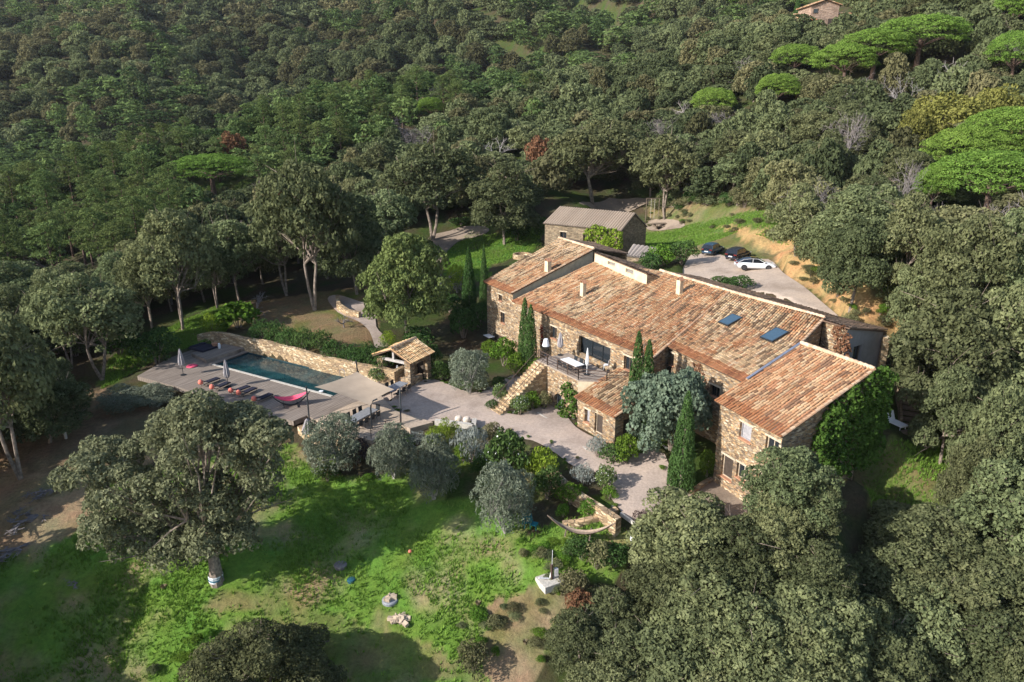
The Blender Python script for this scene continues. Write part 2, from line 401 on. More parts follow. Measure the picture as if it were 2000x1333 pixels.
def ground_col(x, y):
    n1 = fbm(x, y, 2.2, 2); n2 = fbm(x, y, 9, 4); n3 = fbm(x, y, .9, 6)
    c = np.empty((len(x), 3)); soil = np.array([.085, .068, .045]); grn = np.array([.055, .085, .022])
    t = np.clip((n2 * .6 + n1 * .4 - .42) * 5, 0, 1)[:, None]; c[:] = soil * (1 - t) + grn * t
    def lay(zone, a, b, lo, hi, seed, amp=1.2, s=3.0, cover=1.0, ns=2.2):
        wx, wy = warp(x, y, amp, s, seed); m = inpoly(wx, wy, zone)
        if not m.any(): return
        nn = fbm(x[m], y[m], ns, seed + 3) * .65 + fbm(x[m], y[m], ns * 4, seed + 7) * .35
        t = np.clip((nn - lo) / (hi - lo), 0, 1)[:, None]
        c[m] = c[m] * (1 - cover) + cover * (np.array(a) * (1 - t) + np.array(b) * t)
    brown, green, dry, ochre = (.26, .20, .13), (.145, .255, .045), (.25, .20, .12), (.50, .315, .155)
    lay(Z_GARDEN, (.10, .08, .05), (.10, .15, .03), .42, .62, 11)
    lay(Z_MEADOW, (.33, .27, .155), green, .34, .55, 12, 2.0, 5)
    lay(Z_WORN, (.26, .22, .11), (.165, .215, .06), .36, .60, 22, 1.2, 4)
    lay(Z_FLOOR, (.24, .17, .115), (.15, .12, .07), .42, .6, 23, 1.5, 4)
    lay(Z_DRY, (.34, .24, .155), (.24, .20, .11), .46, .68, 13, 2.0, 5)
    lay(Z_BROWN, (.34, .25, .165), (.20, .19, .08), .5, .72, 14, 2.0, 4)
    lay(Z_LAWNR, (.22, .19, .09), (.10, .17, .035), .35, .55, 15)
    lay(Z_LAWNBACK, (.22, .19, .09), (.11, .17, .045), .34, .52, 16)
    lay(Z_EDGE, (.24, .19, .11), (.13, .15, .05), .40, .62, 21, 1.0, 3)
    lay(Z_LAWNBACK, (.22, .19, .09), (.11, .17, .045), .34, .52, 16)
    lay(Z_BANK, ochre, (.17, .15, .07), .54, .72, 17, 1.2, 2.5, ns=1.6)
    lay(Z_TOPL, (.24, .17, .10), (.12, .15, .04), .52, .7, 18)
    lay(Z_GRASSL, (.17, .15, .07), (.09, .17, .03), .36, .55, 19)
    lay(Z_GRASSM, (.15, .14, .06), (.08, .17, .03), .36, .55, 20)
    c *= (.80 + .4 * n3)[:, None]
    return c
def ground_mat():
    m, nt, b = new_mat('earth_and_grass'); a = N(nt, 'ShaderNodeAttribute', attribute_name='tint')
    v = coords(nt); n = noise(nt, v, 3.2, 9, .8); n2 = noise(nt, v, .3, 5, .65)
    c = mixc(nt, 1.0, a.outputs['Color'], ramp(nt, [(.3, (.6, .6, .62)), (.5, (1, 1, 1)), (.7, (1.4, 1.36, 1.3))], n).outputs[0], 'MULTIPLY')
    c = mixc(nt, 1.0, c, ramp(nt, [(.3, (1.15, .95, .9)), (.7, (.85, 1.05, .9))], n2).outputs[0], 'MULTIPLY')
    nt.links.new(c, b.inputs['Base Color']); b.inputs['Roughness'].default_value = .95; b.inputs['Specular IOR Level'].default_value = .05
    bump(nt, b, n, .9, .3); return m
NX = 330
rows = np.concatenate([np.linspace(-60, 22, 14)[:-1], 22 + (np.geomspace(1, 1 + (1400 - 22) / 28., 470) - 1) * 28.])
ts = np.linspace(-1, 1, NX); ts = np.sign(ts) * (.8 * np.abs(ts) + .2 * np.abs(ts) ** 3) / 1.0
gx = (ts[None, :] * (.95 * np.maximum(rows, 20)[:, None] + 12)).ravel(); gy = np.repeat(rows, NX)
gz = terr(gx, gy)
far = np.clip(1 - np.hypot(gx, gy) / 400, .0, 1)
gz = gz + np.where(inpoly(gx, gy, Z_MEADOW + []) | inpoly(gx, gy, Z_BROWN), (fbm(gx, gy, 1.2, 31) - .5) * .28, 0) + np.where(inpoly(gx, gy, Z_BANK) & ~inpoly(gx, gy, PARKBIG), (fbm(gx, gy, 1.6, 32) - .5) * 1.3, 0)
nr = len(rows); idx = np.arange(nr * NX).reshape(nr, NX)
gf = np.stack([idx[:-1, :-1].ravel(), idx[:-1, 1:].ravel(), idx[1:, 1:].ravel(), idx[1:, :-1].ravel()], 1)
GROUND_M = ground_mat()
ground = mesh_obj('ground', np.stack([gx, gy, gz], 1), gf, GROUND_M, smooth=True, colattr=ground_col(gx, gy))
tag(ground, kind='structure')

def drape(name, poly, off, mat, step=.6, zf=None):
    pts = [Vector((float(p[0]), float(p[1]))) for p in poly]; n = len(pts)
    dense = []
    for i in range(n):
        a, b = pts[i], pts[(i + 1) % n]; k = max(1, int((b - a).length / step))
        dense += [a + (b - a) * (j / k) for j in range(k)]
    xs = [p.x for p in dense]; ys = [p.y for p in dense]
    ix, iy = np.meshgrid(np.arange(min(xs), max(xs), step), np.arange(min(ys), max(ys), step))
    ix = ix.ravel() + .013; iy = iy.ravel() + .017; m = inpoly(ix, iy, dense)
    allp = dense + [Vector((float(a), float(b))) for a, b in zip(ix[m], iy[m])]
    r = delaunay_2d_cdt(allp, [], [list(range(len(dense)))], 1, 1e-4)
    vv = np.array([(v.x, v.y) for v in r[0]]); z = (zf(vv[:, 0], vv[:, 1]) if zf else terr(vv[:, 0], vv[:, 1])) + off
    return mesh_obj(name, np.column_stack([vv, z]), [tuple(f) for f in r[2]], mat, smooth=True)
def smooth_poly(pts, k=4):
    pts = [np.array(p, float) for p in pts]; out = []; n = len(pts)
    for i in range(n):
        p0, p1, p2, p3 = pts[i - 1], pts[i], pts[(i + 1) % n], pts[(i + 2) % n]
        for j in range(k):
            t = j / k; out.append(.5 * (2 * p1 + (p2 - p0) * t + (2 * p0 - 5 * p1 + 4 * p2 - p3) * t * t + (3 * p1 - p0 - 3 * p2 + p3) * t ** 3))
    return out
def gravel_mat(name, c):
    m, nt, b = new_mat(name); v = coords(nt)
    n = noise(nt, v, 5, 8, .8); n2 = noise(nt, v, .35, 4, .6)
    col = ramp(nt, [(.3, [x * .72 for x in c]), (.7, [x * 1.25 for x in c])], n).outputs[0]
    col = mixc(nt, 1.0, col, ramp(nt, [(.3, (.74, .72, .70)), (.5, (1, 1, 1)), (.7, (1.14, 1.12, 1.08))], n2).outputs[0], 'MULTIPLY')
    nt.links.new(col, b.inputs['Base Color']); b.inputs['Roughness'].default_value = .95; b.inputs['Specular IOR Level'].default_value = .1
    bump(nt, b, n, .5, .08); return m
GRAVEL = gravel_mat('pinkish_gravel', (.43, .34, .28)); GRAVEL2 = gravel_mat('sandy_gravel', (.44, .35, .28)); DIRT = gravel_mat('dirt_track', (.30, .235, .18))
TERR_M = gravel_mat('beaten_terrace', (.46, .36, .27))
courtyard = gp([(781,752),(845,742),(875,752),(912,766),(950,764),(1000,735),(1060,735),(1060,790),(990,800),(1010,812),(1045,800),(1080,790),(1105,812),(1125,836),(1160,856),(1200,870),(1225,885),(1250,880),(1290,880),(1310,925),(1310,965),(1345,985),(1320,1010),(1260,1030),(1236,1028),(1215,1003),(1190,970),(1165,925),(1120,912),(1090,890),(1040,862),(1000,858),(940,840),(880,826),(846,824),(800,835),(770,800),(740,770)])
tag(drape('courtyard', smooth_poly(courtyard, 3), .07, GRAVEL), kind='structure')
park = gp([(1345,505),(1360,498),(1400,497),(1440,510),(1500,508),(1530,535),(1570,562),(1605,592),(1640,625),(1600,625),(1540,600),(1480,590),(1440,570),(1370,560),(1330,545)])
tag(drape('parking_area', smooth_poly(park, 3), .10, GRAVEL2), kind='structure')
track = gp([(845,462),(880,452),(905,444),(945,443),(955,453),(930,464),(900,471),(884,482),(868,500),(860,520),(868,560),(857,556),(848,520),(852,492)])
tag(drape('track', smooth_poly(track, 3), .12, DIRT, 1.0), kind='structure')
track2 = gp([(700,590),(730,600),(735,640),(752,660),(757,690),(737,690),(722,650),(700,630),(660,612),(640,585),(660,578)])
tag(drape('path', smooth_poly(track2, 3), .12, GRAVEL, 1.0), kind='structure')
track3 = gp([(1130,398),(1190,388),(1300,385),(1350,392),(1340,402),(1260,400),(1160,410)])
tag(drape('road', smooth_poly(track3, 2), .15, DIRT, 1.5), kind='structure')
pic = gp([(1262,436),(1290,428),(1335,436),(1330,447),(1290,452),(1265,450)])
tag(drape('picnic_ground', smooth_poly(pic, 2), .12, DIRT, 1.0), kind='structure')

# ------------------------------------------------------------------ roofs and walls
TP_RUST = [(.40, .19, .10), (.44, .235, .13), (.33, .155, .09)]
TP_MIX = [(.52, .36, .22), (.58, .43, .28), (.46, .27, .16), (.50, .31, .18), (.42, .22, .12), (.62, .49, .34), (.21, .145, .10), (.33, .22, .15), (.54, .33, .20), (.56, .37, .22), (.49, .28, .17)]
TP_WING = [(.56, .36, .22), (.60, .42, .27), (.50, .28, .17), (.47, .25, .14), (.54, .33, .20), (.62, .47, .32), (.30, .19, .13), (.50, .31, .19)]
TP_PALE = [(.56, .43, .28), (.62, .50, .34), (.50, .37, .24), (.27, .20, .14), (.22, .16, .11), (.58, .42, .27), (.48, .30, .19), (.64, .52, .38)]
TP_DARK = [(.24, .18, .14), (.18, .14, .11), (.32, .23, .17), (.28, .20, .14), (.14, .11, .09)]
rs = np.random.RandomState(5)
def tiled_roof(name, corners, parent, pal=TP_MIX, pal2=None, eave_rows=2, w=.25, ln=.42, th=.12, ridge=True, verge=True):
    """corners: eave left, eave right, top right, top left. Rows of half-round clay tiles over a boarded slab"""
    EL, ER, TR, TL = [np.array(c, float) for c in corners]
    nrm = unit(np.cross(ER - EL, TL - EL)); nrm = nrm if nrm[2] > 0 else -nrm
    V = []; Fq = []; Cc = []
    lo = [p - nrm * th for p in (EL, ER, TR, TL)]
    for p in (EL, ER, TR, TL): V.append(p - nrm * .02)
    V += lo; Fq += [(0, 1, 2, 3), (7, 6, 5, 4), (0, 4, 5, 1), (1, 5, 6, 2), (2, 6, 7, 3), (3, 7, 4, 0)]
    Cc += [(.13, .085, .06)] * 8  # slab coloured dark to stand in for shade between the tile columns
    W = max(np.linalg.norm(ER - EL), np.linalg.norm(TR - TL)); L = max(np.linalg.norm(TL - EL), np.linalg.norm(TR - ER))
    nc = int(W / w); nrw = int(L / ln)
    k = len(V)
    ang = [math.pi * j / 4 for j in range(5)]
    def pt(s, t): return (EL * (1 - s) + ER * s) * (1 - t) + (TL * (1 - s) + TR * s) * t
    for i in range(nc):
        ro = rs.rand() * .4; lastc = None
        for j in range(nrw):
            t0 = (j + (ro if j else 0)) / nrw; t1 = min(1.0, (j + 1.06 + ro) / nrw); s = (i + .5) / nc + rs.randn() * .0006
            a, b_ = pt(s, t0), pt(s, t1); up = unit(b_ - a); ac = unit(np.cross(up, nrm))
            if j == 0: a = a - up * .06
            p = b_; wob = rs.randn() * .012; sag = nrm * (fbm(np.array([a[0], b_[0]]), np.array([a[1], b_[1]]), 3.5, 61, 2) - .5)[:, None] * .22; a = a + sag[0]; b_ = b_ + sag[1]
            cx, cyy = a[0], a[1]
            f = fbm(np.array([cx]), np.array([cyy]), 2.2, 40)[0]; pl = pal
            if pal2 is not None and f < .5 + (s - .5) * .5: pl = pal2
            if j < eave_rows: c = np.array(TP_RUST[rs.randint(3)])
            else:
                c = np.array(pl[rs.randint(len(pl))]) if lastc is None or rs.rand() > .38 else lastc
                lastc = c
            f2 = fbm(np.array([cx]), np.array([cyy]), .9, 44, 2)[0]
            c = c * (.88 + .24 * rs.rand()) * (.74 + .48 * f2) * [.87, .80, .72]
            for q, r, z in ((a, w * .40, .05 + .012 * rs.randn()), (b_, w * .33, .015)):
                for g in ang:
                    V.append(q + ac * (r * math.cos(g) + wob) + nrm * (r * 1.05 * math.sin(g) + z)); Cc.append(c)
            for g in range(4): Fq.append((k + g, k + g + 1, k + 6 + g, k + 5 + g))
            Fq.append((k + 4, k + 3, k + 2, k + 1, k))
            k += 10
    Fq = [f for f in Fq if f]
    def run(a, b, pal_, r=.13, lift=.05):
        nonlocal k
        d = b - a; n = max(1, int(np.linalg.norm(d) / .4)); up = d / np.linalg.norm(d); ac = unit(np.cross(up, nrm))
        for j in range(n):
            p, q = a + d * j / n, a + d * (j + 1.05) / n; c = np.array(pal_[rs.randint(len(pal_))]) * (.85 + .3 * rs.rand())
            for z_, rr, pp in ((.04, r * 1.05, p), (0, r * .92, q)):
                for g in ang: V.append(pp + ac * rr * math.cos(g) + nrm * (rr * math.sin(g) + lift + z_)); Cc.append(c)
            for g in range(4): Fq.append((k + g, k + g + 1, k + 6 + g, k + 5 + g))
            k += 10
    if ridge: run(TL, TR, [(.55, .40, .27), (.60, .44, .30), (.48, .33, .22)], .16, .06)
    if verge: run(ER, TR, [(.55, .38, .25), (.50, .30, .18)], .12, .04)
    o = mesh_obj(name, V, Fq, TILE, parent, colattr=np.array(Cc)); return o

def onwall(px, py, p0, p1):
    d = ray(px, py); u = unit(np.array(p1[:2]) - np.array(p0[:2])); nn = np.array([-u[1], u[0]])
    t = (np.array(p0[:2]) @ nn) / (d[:2] @ nn); q = d * t
    return float((q[:2] - np.array(p0[:2])) @ u), float(CAM_H + q[2])
def wall(mb, p0, p1, zb, z0, z1, ops=(), reveal=.28, rv=None):
    """stone face from p0 to p1, sloping top z0..z1, with recessed openings (s0,s1,zlow,zhigh); reveals go inwards (left of p0->p1 seen from above)"""
    p0 = np.array(p0[:2], float); p1 = np.array(p1[:2], float); L = np.linalg.norm(p1 - p0); u = (p1 - p0) / L; inn = np.array([-u[1], u[0]])
    ss = sorted(set([0, L] + [min(max(v, 0), L) for o in ops for v in o[:2]]))
    top = lambda s: z0 + (z1 - z0) * s / L
    P3 = lambda s, z, d=0: (*(p0 + u * s + inn * d), z)
    for a, b in zip(ss[:-1], ss[1:]):
        if b - a < 1e-5: continue
        mid = (a + b) / 2; cut = sorted([(o[2], o[3]) for o in ops if o[0] <= mid <= o[1]]); z = zb
        for lo, hi in cut:
            mb.add([P3(a, z), P3(b, z), P3(b, lo), P3(a, lo)], [(0, 1, 2, 3)]); z = hi
        mb.add([P3(a, z), P3(b, z), P3(b, top(b)), P3(a, top(a))], [(0, 1, 2, 3)])
    for s0, s1, lo, hi in ops:
        r = rv or mb
        r.add([P3(s0, lo), P3(s0, hi), P3(s0, hi, reveal), P3(s0, lo, reveal), P3(s1, lo), P3(s1, hi), P3(s1, hi, reveal), P3(s1, lo, reveal)],
              [(0, 1, 2, 3), (4, 7, 6, 5), (0, 3, 7, 4), (1, 5, 6, 2)])
    return L, u, inn
def opening(kind, parent, p0, p1, op, reveal=.28, panes=2, sill=True, fm=None, glass=None, pname='pane'):
    """frame + pane set back in an opening; returns the window or door part"""
    p0 = np.array(p0[:2], float); p1 = np.array(p1[:2], float); u = unit(p1 - p0); inn = np.array([-u[1], u[0]]); s0, s1, lo, hi = op
    rz = math.atan2(u[1], u[0]); C = lambda s, z, d: (*(p0 + u * s + inn * d), z)
    m = MB(); f = .06; d = reveal - .03
    m.box(C((s0 + s1) / 2, hi - f / 2, d), (s1 - s0, .07, f), rz); m.box(C((s0 + s1) / 2, lo + f / 2, d), (s1 - s0, .07, f), rz)
    for k in range(panes + 1):
        s = s0 + f / 2 + (s1 - s0 - f) * k / panes; m.box(C(s, (lo + hi) / 2, d), (f, .065, hi - lo - 2 * f - .004), rz)
    o = m.build(kind, fm or FRAME, parent)
    g = MB(); g.box(C((s0 + s1) / 2, (lo + hi) / 2, d + .05), (s1 - s0 - .01, .02, hi - lo - .01), rz); g.build(pname, glass or GLASS, o)
    if sill: q = MB(); q.box(C((s0 + s1) / 2, lo - .025, .08), (s1 - s0 + .16, .34, .06), rz); q.build('sill', SILL, o); q = MB(); q.box(C((s0 + s1) / 2, hi + .075, .05), (s1 - s0 + .3, .13, .15), rz); q.build('lintel', CREAMST, o)
    return o
def px_op(p0, p1, tlx, tly, brx, bry, minw=.5):
    s0, z1 = onwall(tlx, tly, p0, p1); s1, z0 = onwall(brx, bry, p0, p1); return (s0, max(s1, s0 + minw), z0, z1)

# ------------------------------------------------------------------ the farmhouse
U3 = lambda p, z: np.array([p[0], p[1], z])
house = thing('farmhouse', 'long stone farmhouse with several joined clay tile roofs beside the gravel courtyard', 'house', (10, 60, 0))
KIND = {}
A0, A1, A2, A3 = P(1396,783,6.0), P(1527,854,6.0), np.array([25.4,46.96,9.17]), np.array([22.46,52.66,9.17])
M_EL, M_ER = P(999,588,6.5), P(1275,701,6.5); mu = unit(M_ER - M_EL); mv = np.array([-mu[1], mu[0], 0.])
R2, R1, K, TLm = P(1425,571,10.2), P(1290,530,10.2), None, None
_pm = np.array([M_EL, M_ER, R2], float); _nm = unit(np.cross(_pm[1] - _pm[0], _pm[2] - _pm[0]))
def on_m(px, py):
    d = ray(px, py); o = np.array([0, 0, CAM_H]); return o + d * (((_pm[0] - o) @ _nm) / (d @ _nm))
TLm = on_m(1161, 513); K = on_m(1240, 546)
Em = M_EL + mu * 10.15
tiled_roof('roof', (P(999,588,6.3), Em, R1, TLm), house, TP_MIX, TP_PALE, verge=False, ridge=False)
tiled_roof('roof', (Em, M_ER, R2, R1), house, TP_MIX, None)
B0, B1, X, Rr = P(1306,678,7.1), np.array([17.36,50.12,6.95]), np.array([22.55,53.15,8.9]), P(1611,622,10.2)
Y = B0 + (R2 - B0) * .62
tiled_roof('roof', (B0, B1, X, Y), house, TP_MIX, TP_PALE, verge=False, ridge=False)
tiled_roof('roof', (Y, X, Rr, R2), house, TP_PALE, TP_MIX, eave_rows=0)
tiled_roof('roof', (A0, A1, A2, A3), house, TP_WING, None)
L0, L1, L2, L3 = P(945,552,7.0), P(999,574,7.0), P(1161,487,10.9), P(1092,466,10.9)
tiled_roof('roof', (L0, L1, L2, L3), house, TP_PALE, TP_MIX)
bk = np.array([.87, .49, 0])
Rx = P(1660,641,10.2); Rb = P(1733,647,8.9); Rbl = R1 + bk * 5.4 + np.array([0, 0, -1.3])
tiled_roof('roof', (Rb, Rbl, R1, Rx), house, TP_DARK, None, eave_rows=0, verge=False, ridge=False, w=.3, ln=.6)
_cd = unit((K - TLm) * [1, 1, 0]); C0 = np.array([TLm[0], TLm[1], 10.95]); C1 = C0 + _cd * 12
for _k in np.arange(4, 14, .05):
    if proj(*(C0 + _cd * _k))[0] > 1264: C1 = C0 + _cd * _k; break
while proj(*C1)[1] < 535: C1 = C1 - [0, 0, .02]
cb = unit(np.array([-(C1 - C0)[1], (C1 - C0)[0], 0]));  cb = cb if cb[0] > 0 else -cb
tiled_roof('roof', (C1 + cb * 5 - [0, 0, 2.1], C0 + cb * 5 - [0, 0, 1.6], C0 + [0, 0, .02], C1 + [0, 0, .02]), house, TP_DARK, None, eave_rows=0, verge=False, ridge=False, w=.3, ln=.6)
lb = unit(L2 - L1) * [1, 1, 0]
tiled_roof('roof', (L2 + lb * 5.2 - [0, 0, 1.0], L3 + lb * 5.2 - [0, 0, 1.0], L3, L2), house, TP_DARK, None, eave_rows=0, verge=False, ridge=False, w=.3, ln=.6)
S0, S1 = P(1121,775,3.0), P(1200,816,3.0); su = unit(S1 - S0); sv = np.array([-su[1], su[0], 0])
S2, S3 = S1 + sv * 4.9 + [0, 0, 1.6], S0 + sv * 4.9 + [0, 0, 1.6]
tiled_roof('roof', (S0, S1, S2, S3), house, TP_MIX, TP_PALE, ridge=False)

def shrink(c, du, dv):      # footprint of the walls below a roof given by its four corners
    a, b, c2, d = [np.array(p[:2]) for p in c]; u = unit(b - a); v = unit(d - a); v2 = unit(c2 - b); u2 = unit(c2 - d)
    return [a + u * du + v * dv, b - u * du + v2 * dv, c2 - u2 * du - v2 * .05, d + u2 * du - v * .05]
def roofz(corners):
    A_ = np.array(corners[:3], float); n = np.cross(A_[1] - A_[0], A_[2] - A_[0]); return lambda p: A_[0][2] - (n[0] * (p[0] - A_[0][0]) + n[1] * (p[1] - A_[0][1])) / n[2] - .14
def block(corners, zb, du=.25, dv=.35, ops={}, mat=None, name='wall', parent=None, mats={}):
    fp = shrink(corners, du, dv); rz = roofz(corners); m = MB()
    for i in range(4):
        p, q = fp[i], fp[(i + 1) % 4]
        if i in mats:
            mm = MB(); wall(mm, p, q, zb, rz(p), rz(q), ops.get(i, ())); mm.build(name, mats[i], parent or house)
        else: wall(m, p, q, zb, rz(p), rz(q), ops.get(i, ()))
    m.build(name, mat or STONE, parent or house); return fp
# right wing
cA = (A0, A1, A2, A3); fA = shrink(cA, .25, .35)
oA = [px_op(fA[0], fA[1], 1446,823,1465,867), px_op(fA[0], fA[1], 1497,851,1518,895), px_op(fA[0], fA[1], 1411,886,1428,942), px_op(fA[0], fA[1], 1440,902,1459,945), px_op(fA[0], fA[1], 1488,929,1503,960)]
block(cA, -2.6, ops={0: oA})
for o_, k_, g_ in zip(oA, ('window', 'window', 'door', 'window', 'window'), (SHUT, GLASS, DARKWOOD, GLASS, GLASS)):
    opening(k_, house, fA[0], fA[1], o_, glass=g_, panes=1 if k_ == 'door' or g_ is SHUT else 2, fm=CREAMST if g_ is not SHUT else SHUT, pname='shutter' if g_ is SHUT else ('door_leaf' if k_ == 'door' else 'pane'))
_u = unit(fA[1] - fA[0]); _o = np.array([_u[1], -_u[0]]); _o = _o if _o[0] < 0 else -_o
yd = MB(); yd.prism([fA[0] + _u * .1 + _o * .02, fA[1] + _u * .6 + _o * .02, fA[1] + _u * .4 + _o * 2.6, fA[0] + _o * 2.3 + _u * .6], -3.2, -.62)
tag(yd.build('wing_yard', DIRT), kind='structure')
# middle range
cM = (M_EL, M_ER, R2, K + mu * 0); fM = [M_EL[:2] + mu[:2] * .3 + mv[:2] * .35, M_ER[:2] - mu[:2] * .25 + mv[:2] * .35]
oM = [px_op(fM[0], fM[1], 1075,636,1087,665), px_op(fM[0], fM[1], 1131,655,1191,716), px_op(fM[0], fM[1], 1219,694,1234,728)]
mm = MB(); wall(mm, fM[0], fM[1], -.4, 6.42, 6.42, oM)
e1 = fM[1]; e2 = np.array([R2[0], R2[1]]) - mu[:2] * .3; wall(mm, e1, e2, -.4, 6.42, 10.0)
mm.build('wall', STONE, house)
opening('window', house, fM[0], fM[1], oM[0]); opening('window', house, fM[0], fM[1], oM[2])
opening('glazed_door', house, fM[0], fM[1], oM[1], reveal=.45, panes=3, sill=False, fm=STEEL)
# right range
cB = (B0, B1, X, Y); fB = [B0[:2] + np.array([.36, -.05]) , B1[:2] + np.array([.28, .2])]
oB = [px_op(fB[0], fB[1], 1311,690,1315,716, .35), px_op(fB[0], fB[1], 1387,750,1404,781)]
mm = MB(); wall(mm, fB[0], fB[1], -.9, 6.98, 6.86, oB); mm.build('wall', STONE, house); mm = MB()
wall(mm, B1[:2] + np.array([.3, .2]), Rr[:2] - np.array([.2, .1]), -.9, 6.8, 10.0); mm.build('wall', STONE, house)
for o_ in oB: opening('window', house, fB[0], fB[1], o_, panes=1 if o_ is oB[0] else 2)
# rear range with its pier of stone and grey gable
mm = MB(); wall(mm, Rr[:2] + np.array([-.1, -.05]), Rx[:2] + np.array([-.1, .15]), 3, 10.0, 10.0); mm.build('wall', STONE, house); mm = MB(); wall(mm, Rb[:2], Rbl[:2], 3, 8.75, 8.75); mm.build('wall', STONE, house)
q0, q1 = Rx[:2] + np.array([-.1, .15]), Rb[:2] + np.array([-.35, -.1])
oR = [px_op(q0, q1, 1668,678,1679,707)]
mm = MB(); wall(mm, q0, q1, 1.5, 10.02, 8.85, oR); mm.build('wall', STUCCO_G, house)
opening('window', house, q0, q1, oR[0], sill=False, panes=1)
mm = MB(); pr = Rb[:2] + np.array([-.2, -.25]); mm.prism([(pr[0] - .5, pr[1] - .7), (pr[0] + .1, pr[1] - .55), (pr[0] + .25, pr[1] + .1), (pr[0] - .25, pr[1] + .05)], 2.5, 8.55)
mm.build('buttress', DRYST, house)
# left block
cL = (L0, L1, L2, L3); fL = shrink(cL, .2, .3)
oL = [px_op(fL[0], fL[1], 974,575,980,590), px_op(fL[0], fL[1], 978,609,986,634), px_op(fL[0], fL[1], 963,649,982,681)]
block(cL, -.8, .2, .3, {0: oL}, mats={1: STUCCO}); opening('window', house, fL[0], fL[1], oL[0], panes=1); opening('window', house, fL[0], fL[1], oL[1])
opening('door', house, fL[0], fL[1], oL[2], sill=False, glass=DARKWOOD, pname='door_leaf')
nn0, nn1 = fL[1], np.array(P(1040,606,6.3)[:2]) + mv[:2] * .25
mm = MB(); wall(mm, nn0, nn1, -.6, 6.15, 6.15); wall(mm, nn1, nn1 + mv[:2] * 1.2, -.6, 6.15, 6.3); mm.build('wall', STONE, house)
# clerestory strip
q0, q1 = C0[:2], C1[:2]
oC = [px_op(q0, q1, 1187,510,1201,521), px_op(q0, q1, 1222,524,1237,537)]
mm = MB(); wall(mm, q0, q1, 8.5, 10.9, C1[2] - .05, oC); mm.build('wall', STUCCO, house)
mm = MB(); wall(mm, q1, q1 + cb[:2] * 5, 6, C1[2] - .1, 8.6); mm.build('wall', STONE2, house)
mm = MB(); wall(mm, L2[:2] + lb[:2] * 5, L3[:2] + lb[:2] * 5, 3, 9.8, 9.8); mm.build('wall', STONE2, house)
for o_ in oC: opening('window', house, q0, q1, o_, reveal=.2, panes=1, sill=False, fm=plain('grey_vent_frame', (.30, .26, .21), .8), glass=plain('grey_vent', (.22, .20, .18), .8))
# small lean-to kitchen
cS = (S0, S1, S2, S3); fS = shrink(cS, .2, .3)
oS = [px_op(fS[0], fS[1], 1142,798,1151,829), px_op(fS[0], fS[1], 1162,806,1176,853)]; oS2 = [(.9, 1.9, .2, 2.4)]
block(cS, -.8, .2, .3, {0: oS, 1: oS2}); opening('window', house, fS[0], fS[1], oS[0], panes=1, glass=SHUT, pname='shutter'); opening('door', house, fS[0], fS[1], oS[1], sill=False, glass=DARKWOOD, panes=1, pname='door_leaf', fm=CREAMST)
opening('door', house, fS[1], fS[2], oS2[0], sill=False, glass=DARKWOOD, panes=1, pname='door_leaf')
# gutters of zinc between right range and wing
mm = MB(); g0, g1 = P(1458,748,6.95), P(1567,676,8.95); ac = unit(np.cross(g1 - g0, (0, 0, 1))) * .11
mm.slab([g0 - ac + [0, 0, .36], g0 + ac + [0, 0, .36], g1 + ac + [0, 0, .42], g1 - ac + [0, 0, .42]], .2); mm.build('flashing', ZINC, house)
# skylights on the right range
pB = np.array([B0, B1, Rr], float); nB = unit(np.cross(pB[1] - pB[0], pB[2] - pB[0])); nB = nB if nB[2] > 0 else -nB
def onplane(px, py, off=0):
    d = ray(px, py); o = np.array([0, 0, CAM_H]); t = ((B0 + nB * off - o) @ nB) / (d @ nB); return o + d * t
for cx_, cy_, sc in ((1426,624,1.0), (1512,653,1.1)):
    c = onplane(cx_, cy_, .26); a = unit(B1 - B0); b_ = np.cross(nB, a); b_ = b_ if b_[2] > 0 else -b_
    f = MB(); g = MB(); w2, h2 = .62 * sc, .85 * sc
    f.slab([c - a * w2 - b_ * h2, c + a * w2 - b_ * h2, c + a * w2 + b_ * h2, c - a * w2 + b_ * h2], .12, nB); sk = f.build('skylight', STEEL, house)
    w2 -= .08; h2 -= .08; c = c + nB * .012
    g.slab([c - a * w2 - b_ * h2, c + a * w2 - b_ * h2, c + a * w2 + b_ * h2, c - a * w2 + b_ * h2], .008, nB); g.build('pane', SKYGL, sk)
# chimneys
def chimney(px, pybase, z, w, d, h, ang):
    p = P(px, pybase, z); m = MB(); m.box((p[0], p[1], z - 1 + (h + 1) / 2), (w, d, h + 1), ang); c = m.build('chimney', STUCCO, house)
    m = MB(); ca, sa = math.cos(ang), math.sin(ang)
    for sx in (-1, 1):
        a = np.array([ca, sa, 0]) * (w / 2 + .06) * sx; b_ = np.array([-sa, ca, 0]) * (d / 2 + .06); base = np.array([p[0], p[1], z + h])
        m.slab([base + a - b_, base + a + b_, base + b_ + [0, 0, .32], base - b_ + [0, 0, .32]], .04)
    m.build('chimney_cap', SILL, c)
ua = math.atan2(mu[1], mu[0])
chimney(1070,533,8.7,.62,.5,1.35,ua); chimney(1139,562,8.75,.5,.42,.5,ua); chimney(1326,581,9.1,.5,.45,1.7,ua)
